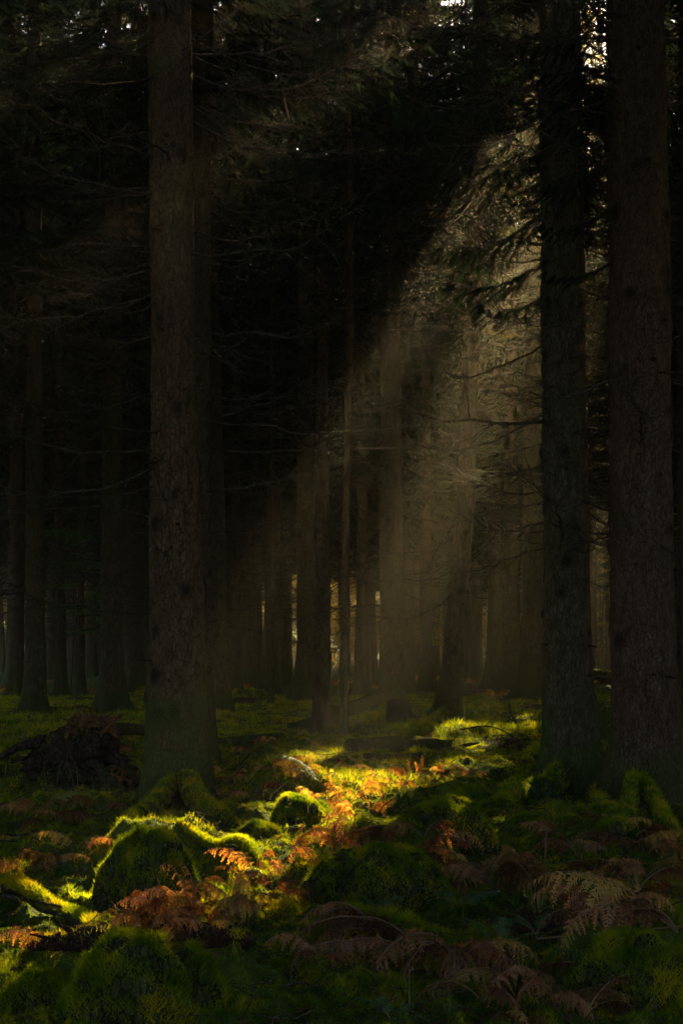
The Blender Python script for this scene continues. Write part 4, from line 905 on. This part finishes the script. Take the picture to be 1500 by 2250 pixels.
# ------------------------------------------------------------------ ferns
def frond_mesh(seed, m_leaf, rise=1.0, bend=2.0, npin=20, dead=.5, curl=0.0, wide=.27, stipe=.22, pn=9):
    """a bipinnate frond of length 1 growing along +x from the origin"""
    r = np.random.default_rng(seed); ns = 30
    s = np.linspace(0, 1, ns); pitch = rise - bend * s ** 1.2 - curl * s ** 4
    yaw = .35 * r.normal() * s ** 2
    T = np.stack([np.cos(pitch) * np.cos(yaw), np.cos(pitch) * np.sin(yaw), np.sin(pitch)], -1)
    pts = np.vstack([[0, 0, 0], np.cumsum((T[:-1] + T[1:]) / 2 / (ns - 1), 0)])
    mb = MB(); tube(mb, pts, .0065 * (1 - s) + .0015, 5, 1)
    side = np.stack([-np.sin(yaw), np.cos(yaw), 0 * yaw], -1); roll = r.normal(0, .35) * dead; 
    up = np.cross(T, side); 
    cr, sr = math.cos(roll), math.sin(roll)
    side, up = side * cr + up * sr, up * cr - side * sr
    tris = []
    for k in range(npin):
        f = stipe + (1 - stipe) * (k + .3) / npin; i = f * (ns - 1); a = int(i); b_ = i - a
        p0 = pts[a] * (1 - b_) + pts[min(a + 1, ns - 1)] * b_; t0, s0, u0 = T[a], side[a], up[a]
        g = (f - stipe) / (1 - stipe); ln = wide * (1 - g) ** .8 * (.55 + .45 * min(1, g * 5)) 
        for sd in (-1, 1):
            if r.random() < .08 * dead: continue
            l = ln * r.uniform(.8, 1.1) * (1 - .25 * dead * r.random()); fw = r.uniform(.25, .6); dp = dead * r.uniform(.3, 1.5)
            q = np.linspace(0, 1, pn + 1)
            axis = s0 * sd + t0 * fw; axis /= np.linalg.norm(axis)
            line = p0 + axis * (q * l)[:, None] * (1 - .25 * dp * q[:, None]) + (-u0 * .35 + np.array([0, 0, -.65])) * (dp * l * q ** 1.7)[:, None]
            line += t0 * (r.normal(0, .08) * l * q ** 2)[:, None]
            dl = np.gradient(line, axis=0); dl /= np.linalg.norm(dl, axis=1)[:, None] + 1e-9
            wv = np.cross(dl, u0); wv /= np.linalg.norm(wv, axis=1)[:, None] + 1e-9
            tw = r.uniform(-1, 1) * dead
            wv = wv * math.cos(tw) + u0 * math.sin(tw)
            for m_ in range(pn):
                pl = l * .36 * (1 - q[m_] * .8) * r.uniform(.75, 1.15)
                bw = l / pn * .5
                for s2 in (-1, 1):
                    c = line[m_]; n_ = line[m_ + 1]
                    tip = c * .3 + n_ * .7 + wv[m_] * s2 * pl + dl[m_] * pl * .35 + r.normal(0, .25 * dead * pl, 3) + np.array([0, 0, -.35 * dead * pl])
                    tris += [c, c * (1 - .8) + n_ * .8, tip]
    tris = np.array(tris); mb.add(tris, np.arange(len(tris)).reshape(-1, 3), 0)
    return mb.mesh('frond', [m_leaf, M_STALK], False)
FD = [frond_mesh(300 + k, M_DEADFERN, r_, b_, 19, 1.0, c_, w_) for k, (r_, b_, c_, w_) in enumerate([(1.0, 2.0, 0, .27), (.9, 1.7, 1., .24), (1.2, 2.4, .5, .25), (.7, 1.2, .5, .3), (1.1, 2.7, 0, .22), (.5, .9, .3, .28)])]
FC = [frond_mesh(330 + k, M_DEADFERN, 1.45, .5, 16, 1.5, 3.2 + k, .13) for k in range(3)]
FG = [frond_mesh(350 + k, M_GREENFERN, r_, b_, 20, .25, 0, .24) for k, (r_, b_) in enumerate([(.9, 1.3), (1.1, 1.8), (.6, .9)])]
FP = [frond_mesh(370 + k, M_PALEFERN, r_, b_, 20, .3, 0, .24) for k, (r_, b_) in enumerate([(1.0, 1.5), (.8, 1.3)])]
M_YFERN = leaf('tawny_bracken', (.10, .075, .028), (.20, .145, .055), .55, 5, (3., 2.2, .4), .0, .7, (.30, .22, .09))
M_RFERN = leaf('umber_bracken', (.045, .026, .016), (.10, .055, .034), .5, 5, (3.8, 1.8, .25), .0, .7, (.16, .09, .055))
def recolour(me, m_):
    c = me.copy(); c.materials[0] = m_; return c
FD = FD + [recolour(q, M_YFERN) for q in FD[1:4]] + [recolour(q, M_RFERN) for q in FD[::2]]
SETS = {'D': FD, 'C': FC, 'G': FG, 'P': FP}
def fern(px, py, lab, fr, name='bracken', up=0.0, group=None, cat='fern'):
    """fr: (set letter, compass angle in degrees (0 = screen right, 90 = away), length, extra pitch)"""
    q = hit(px, py); root = link(name, None, loc=(q[0], q[1], q[2] - .01 + up)); tag(root, lab, cat, group)
    for k, f in enumerate(fr):
        s_, az, L_ = f[:3]; L_ *= 1.08; tl = f[3] if len(f) > 3 else 0
        st = SETS[s_]; me = st[(int(px) + k * 5 + int(py) * 3) % len(st)]
        link('frond', me, root, (0, 0, 0), (random.uniform(-.25, .25), -tl, math.radians(az)), L_)
R = random.Random(5)
def mix(n, a0, a1, l0, l1, s='D', t=0.0):
    n = max(3, round(n * .72))
    return [(s, R.uniform(a0, a1), R.uniform(l0, l1), R.uniform(-.15, .2) + t) for _ in range(n)]
fern(712, 1738, 'tall fern with pale green fronds arching left and glowing orange tips, before the dead snag', [('P', 188, .62, .25), ('P', 172, .55, .35), ('P', 205, .5, .1), ('C', 20, .26), ('D', 330, .22), ('D', 60, .2)], 'fern')
fern(770, 1762, 'orange bracken with curled fronds draped over the sunlit moss in the clearing', mix(6, 0, 360, .22, .42))
fern(842, 1765, 'upright orange fern with tightly curled tip standing in the sunlit clearing', [('C', 200, .34), ('C', 170, .28), ('D', 330, .2)])
fern(745, 1850, 'glowing orange bracken tumbling down the sunlit moss bank', mix(7, 180, 380, .2, .38))
fern(735, 1930, 'orange bracken tangle below the sunlit bank, beside the dark mossy mound', mix(5, 120, 300, .18, .3))
fern(610, 1985, 'bright orange bracken at the foot of the yellow moss ridge', mix(6, 20, 240, .2, .34))
fern(660, 1945, 'rusty bracken clump right of the yellow moss ridge', mix(5, 0, 200, .2, .34))
fern(440, 2050, 'fiery orange bracken spreading in front of the mossy hump', mix(8, 100, 260, .25, .45) + mix(3, 250, 340, .2, .3))
fern(330, 2060, 'orange bracken lying low behind the black rotten log', mix(7, 20, 200, .2, .36))
fern(400, 1975, 'orange fern frond hanging over the face of the mossy hump', mix(4, 150, 300, .25, .36, t=.3))
fern(925, 1720, 'slender orange fern standing before the thin pale pole', [('C', 90, .34), ('C', 60, .4), ('D', 10, .28), ('D', 170, .2)])
fern(880, 1735, 'dull brown bracken between the curled orange fern and the slender one', mix(5, 0, 360, .2, .34))
fern(1010, 1720, 'yellow-green fern catching the sun below the grey fallen log', [('P', 95, .34), ('P', 200, .4), ('P', 340, .36), ('G', 270, .3)], 'fern')
fern(1075, 1712, 'short orange fern tips glowing beside the tiny black stump', [('D', 150, .26), ('D', 190, .22), ('C', 20, .14)])
fern(1065, 1855, 'small upright orange frond tip on the mossy slope', [('C', 70, .14)])
fern(1010, 1925, 'folded orange leaflet of bracken by the speckled moss patch', [('C', 100, .16), ('D', 350, .14)])
fern(910, 1880, 'greyish brown bracken drooping behind the dark mossy mound', mix(7, 180, 360, .3, .48))
fern(850, 1870, 'drooping brown fern on top of the dark mossy mound', mix(6, 150, 330, .25, .42))
fern(960, 1910, 'brown bracken hiding the right shoulder of the dark mossy mound', mix(5, 220, 380, .25, .4))
fern(1090, 1960, 'dense brown bracken dome right of the speckled moss patch', mix(10, 0, 360, .35, .55))
fern(1190, 1930, 'brown bracken cluster around the tall bare stalk', mix(9, 0, 360, .35, .6))
fern(1270, 1880, 'withered bracken spread before the mossy-rooted spruce', mix(7, 0, 360, .35, .55))
fern(1380, 1860, 'withered bracken at the foot of the rough-barked spruce', mix(7, 0, 360, .35, .55))
fern(1470, 1900, 'brown bracken leaning in from the right edge below the rough-barked spruce', mix(7, 60, 300, .35, .6))
fern(1400, 1960, 'tangled brown bracken between the tall bare stalk and the right edge', mix(8, 0, 360, .35, .55))
fern(1490, 2050, 'long feathery pale brown fronds reaching in from the right edge', [('D', 168, .65, .2), ('D', 190, .6, -.1), ('D', 140, .5, .1), ('D', 204, .45)])
fern(1330, 2050, 'flattened brown fern below the long feathery fronds', mix(5, 100, 260, .3, .5))
fern(930, 2110, 'large pale brown fern arching left over the dark moss in front', [('D', 185, .68), ('D', 200, .7), ('D', 170, .6), ('D', 218, .6), ('D', 235, .5)])
fern(1010, 2135, 'big drooping brown fern at the middle of the foreground bracken', [('D', 240, .6), ('D', 268, .6), ('D', 290, .6), ('D', 215, .6), ('D', 330, .5)])
fern(1140, 2160, 'brown bracken sagging to the right of the big drooping fern', mix(8, 200, 380, .3, .5))
fern(1215, 2215, 'rust brown fern heap at the lower right in front of everything', mix(9, 170, 400, .28, .42))
fern(1130, 2250, 'dark brown fern at the bottom edge of the picture', mix(6, 60, 320, .25, .35))
fern(820, 2040, 'brown frond pair bending left below the dark mossy mound', [('D', 205, .5), ('D', 220, .4), ('D', 190, .35)])
fern(560, 2060, 'narrow brown frond hanging down past the end of the rotten log', [('D', 250, .45), ('D', 262, .42), ('D', 275, .3)], up=.12)
fern(120, 2080, 'small arched brown fern in front of the rotten log at left', [('D', 190, .28), ('D', 335, .3), ('D', 230, .22), ('D', 300, .25)])
fern(80, 1790, 'brown bracken with one pale green frond before the uprooted stump', [('P', 20, .45), ('D', 340, .4), ('D', 200, .35), ('D', 300, .4), ('D', 250, .4)])
fern(130, 1810, 'pinkish brown fern fronds fanned over the moss at left', mix(6, 260, 380, .3, .45))
fern(180, 1865, 'small brown fern drooping on the shaded moss left of the hump', mix(6, 180, 360, .2, .35))
fern(110, 1890, 'brown fern low on the shaded slope above the sunlit mossy log', mix(5, 180, 360, .2, .32))
fern(290, 1720, 'brown bracken stems against the left side of the thick reddish spruce', mix(7, 60, 300, .3, .5))
fern(245, 1660, 'rusty bracken between the uprooted stump and the thick reddish spruce', mix(7, 0, 360, .3, .5))
fern(215, 1710, 'dull bracken by the black side of the uprooted stump', mix(4, 0, 360, .25, .4))
fern(140, 1735, 'green fern growing from the front of the uprooted stump', [('G', 275, .3), ('G', 240, .25), ('G', 300, .24)], 'fern', up=.12)
fern(505, 1720, 'wiry brown bracken right of the thick reddish spruce', mix(5, 0, 360, .3, .45))
fern(600, 1700, 'brown bracken tangle below the low crumbling stump', mix(7, 0, 360, .3, .5))
fern(560, 1660, 'shaded brown bracken behind the tangle, under the low log', mix(5, 0, 360, .3, .45))
fern(670, 1735, 'brown dead fern curled over the top of the mossy hummock', mix(5, 0, 300, .2, .32), up=.1)
fern(820, 1640, 'low reddish brown bracken in front of the leaning tree root', mix(8, 0, 360, .3, .45))
fern(760, 1690, 'small brown fern at the foot of the thin reddish pole tree', mix(5, 0, 360, .25, .4))
fern(970, 1710, 'dull fern mixed with dry stems behind the sunlit yellow-green fern', mix(5, 0, 360, .25, .38))
fern(1000, 2000, 'dark green fern with flat fronds below the speckled moss patch', [('G', 170, .3), ('G', 10, .28), ('G', 60, .26), ('G', 110, .22), ('G', 230, .25)], 'fern')
fern(830, 2005, 'dark green fern at the foot of the dark mossy mound', [('G', 80, .26), ('G', 30, .22), ('G', 140, .24)], 'fern')
fern(1180, 2060, 'bluish green fern tuft under the tall bare stalk', [('G', 60, .24), ('G', 130, .26), ('G', 10, .24), ('G', 190, .26)], 'fern')
fern(1090, 2085, 'green fern peeping out behind the big drooping brown fern', [('G', 80, .3), ('G', 130, .3), ('G', 20, .26)], 'fern')
fern(300, 2010, 'small green fern in the shade under the mossy hump', [('G', 130, .2), ('G', 60, .18), ('G', 10, .2)], 'fern')
fern(180, 1930, 'dim green fern left of the mossy hump', [('G', 150, .24), ('G', 40, .22), ('G', 90, .2)], 'fern')
fern(480, 1895, 'bright green fern frond standing behind the sunlit ridge', [('P', 40, .2), ('P', 120, .18)], 'fern')
fern(170, 2190, 'small green fern on the moss at the lower left', [('G', 60, .14), ('G', 140, .13), ('G', 300, .12)], 'fern')
fern(860, 2245, 'green fern at the bottom edge left of the foreground bracken', [('G', 60, .2), ('G', 150, .2), ('G', 100, .2)], 'fern')
LITF = [(640, 1900), (720, 1800), (690, 1770), (760, 1800), (800, 1745), (730, 1745), (860, 1745), (560, 1930), (520, 1990), (480, 2010), (600, 1960), (380, 2030), (420, 2015), (280, 2050), (350, 2045), (500, 2035), (960, 1730), (900, 1715), (1040, 1715), (745, 1880), (775, 1830), (810, 1790)]
for px, py in LITF:
    fern(px, py, 'small orange bracken sprig standing in the sunlit strip of moss', [(R.choice('DDDC'), R.uniform(60, 330), R.uniform(.2, .36), R.uniform(.0, .45)) for _ in range(R.randint(3, 5))], 'bracken', group='orange bracken sprigs in the sunlit strip')
DRYF = [(500, 1760), (560, 1745), (620, 1760), (480, 1700), (540, 1705), (580, 1640), (650, 1690), (860, 1840), (930, 1840), (1000, 1870), (1120, 1900), (1240, 1960), (1320, 1930), (1420, 1880), (1360, 2000), (1440, 2010), (700, 2120), (760, 2080), (1060, 2200), (1280, 2240), (40, 1850), (60, 1920), (220, 1780), (1230, 1830), (1330, 1820), (980, 1960), (890, 1930), (1180, 2120)]
for px, py in DRYF:
    fern(px, py, 'small withered brown bracken sprig in the shade of the wood', mix(R.randint(3, 6), 0, 360, .22, .4), 'bracken', group='brown bracken sprigs in the shade')
for k, (px, py) in enumerate([(745, 1775), (790, 1760), (700, 1800), (820, 1735), (735, 1835), (900, 1740), (940, 1725), (620, 1935)]):
    fern(px, py, 'small upright curled orange frond standing in the sunlit strip', [('C', R.uniform(20, 160), R.uniform(.22, .34), .05), ('C', R.uniform(180, 350), R.uniform(.18, .3), .1), ('D', R.uniform(60, 300), .22, .3)], 'bracken', group='upright curled orange fronds in the sunlit strip')
# bracken further back, low and brown among the trunks
FAR = [(25, 1475, 60), (60, 1490, 55), (200, 1512, 50), (330, 1520, 48), (540, 1500, 52), (600, 1492, 60), (690, 1500, 58), (770, 1490, 60), (740, 1500, 55), (900, 1496, 60), (960, 1495, 58), (1040, 1498, 55), (1120, 1500, 50), (1200, 1500, 50), (1300, 1520, 45), (1330, 1475, 70), (800, 1508, 50), (15, 1520, 45), (480, 1530, 40), (1080, 1545, 38)]
for k, (px, py, dd) in enumerate(FAR):
    x = (px - CX) / FX * dd; z = float(ground(x, dd))
    root = link('bracken', None, loc=(x, dd, z)); tag(root, 'distant brown bracken clump low between the far trunks', 'fern', 'distant bracken among the far trunks')
    for f in mix(11, 0, 360, .6, 1.15): link('frond', FD[R.randrange(len(FD))], root, (R.uniform(-.5, .5), R.uniform(-.3, .3), 0), (R.uniform(-.2, .2), 0, math.radians(f[1])), f[2])

# grass tufts that catch the sun
def grass(px, py, lab, n, h, w, seed):
    r = np.random.default_rng(seed); q = hit(px, py); mb = MB()
    for k in range(n):
        az = r.uniform(0, 6.28); L_ = h * r.uniform(.5, 1.1); s = np.linspace(0, 1, 7); ln = r.uniform(.1, .8)
        p = np.stack([np.cos(az) * (.02 + ln * L_ * s ** 1.8), np.sin(az) * (.02 + ln * L_ * s ** 1.8), L_ * (s - .25 * ln * s ** 3)], -1); e = np.array([-np.sin(az), np.cos(az), 0]) * w
        ww = (1 - s ** 2)[:, None] * e + 1e-5
        V = np.concatenate([p - ww, p + ww]); i = np.arange(6); mb.add(V, np.stack([i, i + 1, i + 8, i + 7], -1))
    tag(link('grass_tuft', mb.mesh('grass_tuft', M_GRASS, False), loc=q), lab, 'grass')
grass(880, 1762, 'spiky yellow grass tuft glowing beside the upright curled fern', 46, .17, .003, 1)
grass(905, 1755, 'smaller sunlit grass tuft just behind the spiky one', 22, .13, .003, 2)
grass(1085, 1700, 'two tall thin grass blades above the tiny black stump', 4, .22, .003, 3)
grass(1180, 2010, 'pale green grass tuft at the foot of the tall bare stalk', 30, .16, .0022, 4)
grass(990, 2235, 'fine green grass growing in the foreground moss', 30, .10, .0015, 5)
grass(30, 2110, 'short green grass at the left edge in front of the rotten log', 30, .07, .0015, 6)

# bare stalks and sticks
def stick(name, pts, r0, lab, m_=M_STALK, cat='stick', r1=None):
    pts = np.array(pts); o0 = pts[0].copy(); n = 24; mb = MB(); pth = smooth_path(pts - o0, n)
    tube(mb, pth, np.linspace(r0, r1 if r1 else r0 * .4, n), 6, 0, .2, 30, True); tag(link(name, mb.mesh(name, m_), loc=o0), lab, cat)
q = hit(1197, 1985); stick('dead_stalk', [q - [0, 0, .02], P(1196, 1900, q[1]), P(1199, 1820, q[1])], .0042, 'tall bare straw-coloured stalk standing upright in the brown bracken', cat='stalk')
q = hit(898, 2225); stick('dead_stalk', [q, P(899, 2190, q[1]), P(898, 2120, q[1])], .003, 'thin vertical stem rising from the moss below the big drooping fern', cat='stalk')
q = hit(775, 1990); stick('dead_stalk', [q, P(770, 1940, q[1]), P(765, 1900, q[1]), P(740, 1885, q[1]), P(720, 1886, q[1])], .0025, 'hooked pale stem beside the dark mossy mound', cat='stalk')
q = hit(828, 1960); stick('dead_stalk', [q, P(832, 1910, q[1] - .1), P(850, 1870, q[1] - .1), P(882, 1852, q[1] - .1)], .0028, 'arched bare stem curving over the dark mossy mound', cat='stalk')
q = hit(615, 2105); stick('dead_stalk', [on(600, 2120, .01), P(650, 2085, q[1]), P(678, 2050, q[1]), P(676, 2015, q[1])], .002, 'thin curved runner arching over the green moss in front', M_GRASS, cat='stalk')
stick('fallen_twig', [on(1180, 2092, .05), on(1330, 2088, .06), on(1500, 2075, .07)], .006, 'long thin reddish twig lying across the moss at the lower right')
stick('fallen_twig', [on(520, 1690, .02), on(570, 1715, .25), on(615, 1750, .05)], .007, 'leaning pale twig right of the thick reddish spruce', M_TWIG)
stick('fallen_twig', [on(540, 1735, .02), on(590, 1718, .12), on(655, 1722, .05)], .005, 'thin twig lying before the mossy hummock', M_TWIG)
stick('fallen_twig', [on(430, 1805, .05), on(490, 1822, .06), on(560, 1843, .05)], .006, 'grey stick lying beyond the sunlit ridge at the spruce foot', M_TWIG)
stick('fallen_twig', [on(620, 1838, .05), on(690, 1838, .06), on(755, 1836, .05)], .004, 'dark twig crossing the brightest moss patch', M_TWIG)
q = hit(1135, 1600); stick('fallen_twig', [P(1118, 1545, q[1]), P(1122, 1570, q[1]), P(1135, 1592, q[1]), q], .022, 'pale forked branch stuck upright before the broad flared trunk', M_TWIG)
stick('fallen_twig', [on(1010, 1620, .1), on(1080, 1625, .18), on(1160, 1645, .04)], .015, 'bare grey branch lying right of the leaning tree', M_TWIG)
stick('fallen_twig', [on(0, 2012, .10), on(60, 2022, .10), on(135, 2030, .08)], .012, 'brown stick at the left edge below the sunlit mossy log', M_DEAD)
stick('fallen_twig', [on(700, 1990, .05), on(820, 1975, .05), on(860, 2000, .02)], .004, 'thin vine-like twig across the foot of the dark mossy mound', M_TWIG)
stick('fallen_twig', [on(830, 1795, .05), on(870, 1770, .08), on(905, 1730, .15)], .006, 'dark twig poking up beside the yellow grass tuft', M_TWIG)

# ------------------------------------------------------------------ haze
mb = MB()
x0, x1, y0, y1, z0, z1 = -205, 205, -45, 325, -1.8, 42
V = [(x, y, z) for x in (x0, x1) for y in (y0, y1) for z in (z0, z1)]
mb.add(V, [(0, 1, 3, 2), (4, 6, 7, 5), (0, 4, 5, 1), (2, 3, 7, 6), (0, 2, 6, 4), (1, 5, 7, 3)])
m, n, N, L = mat('haze')
pv = N.new('ShaderNodeVolumePrincipled'); pv.inputs['Density'].default_value = HAZE_DENSITY; pv.inputs['Color'].default_value = (.95, .85, .62, 1); pv.inputs['Anisotropy'].default_value = .62
o = N.new('ShaderNodeOutputMaterial'); L.new(pv.outputs[0], o.inputs['Volume'])
kind(link('haze', mb.mesh('haze', m, False)), 'stuff')
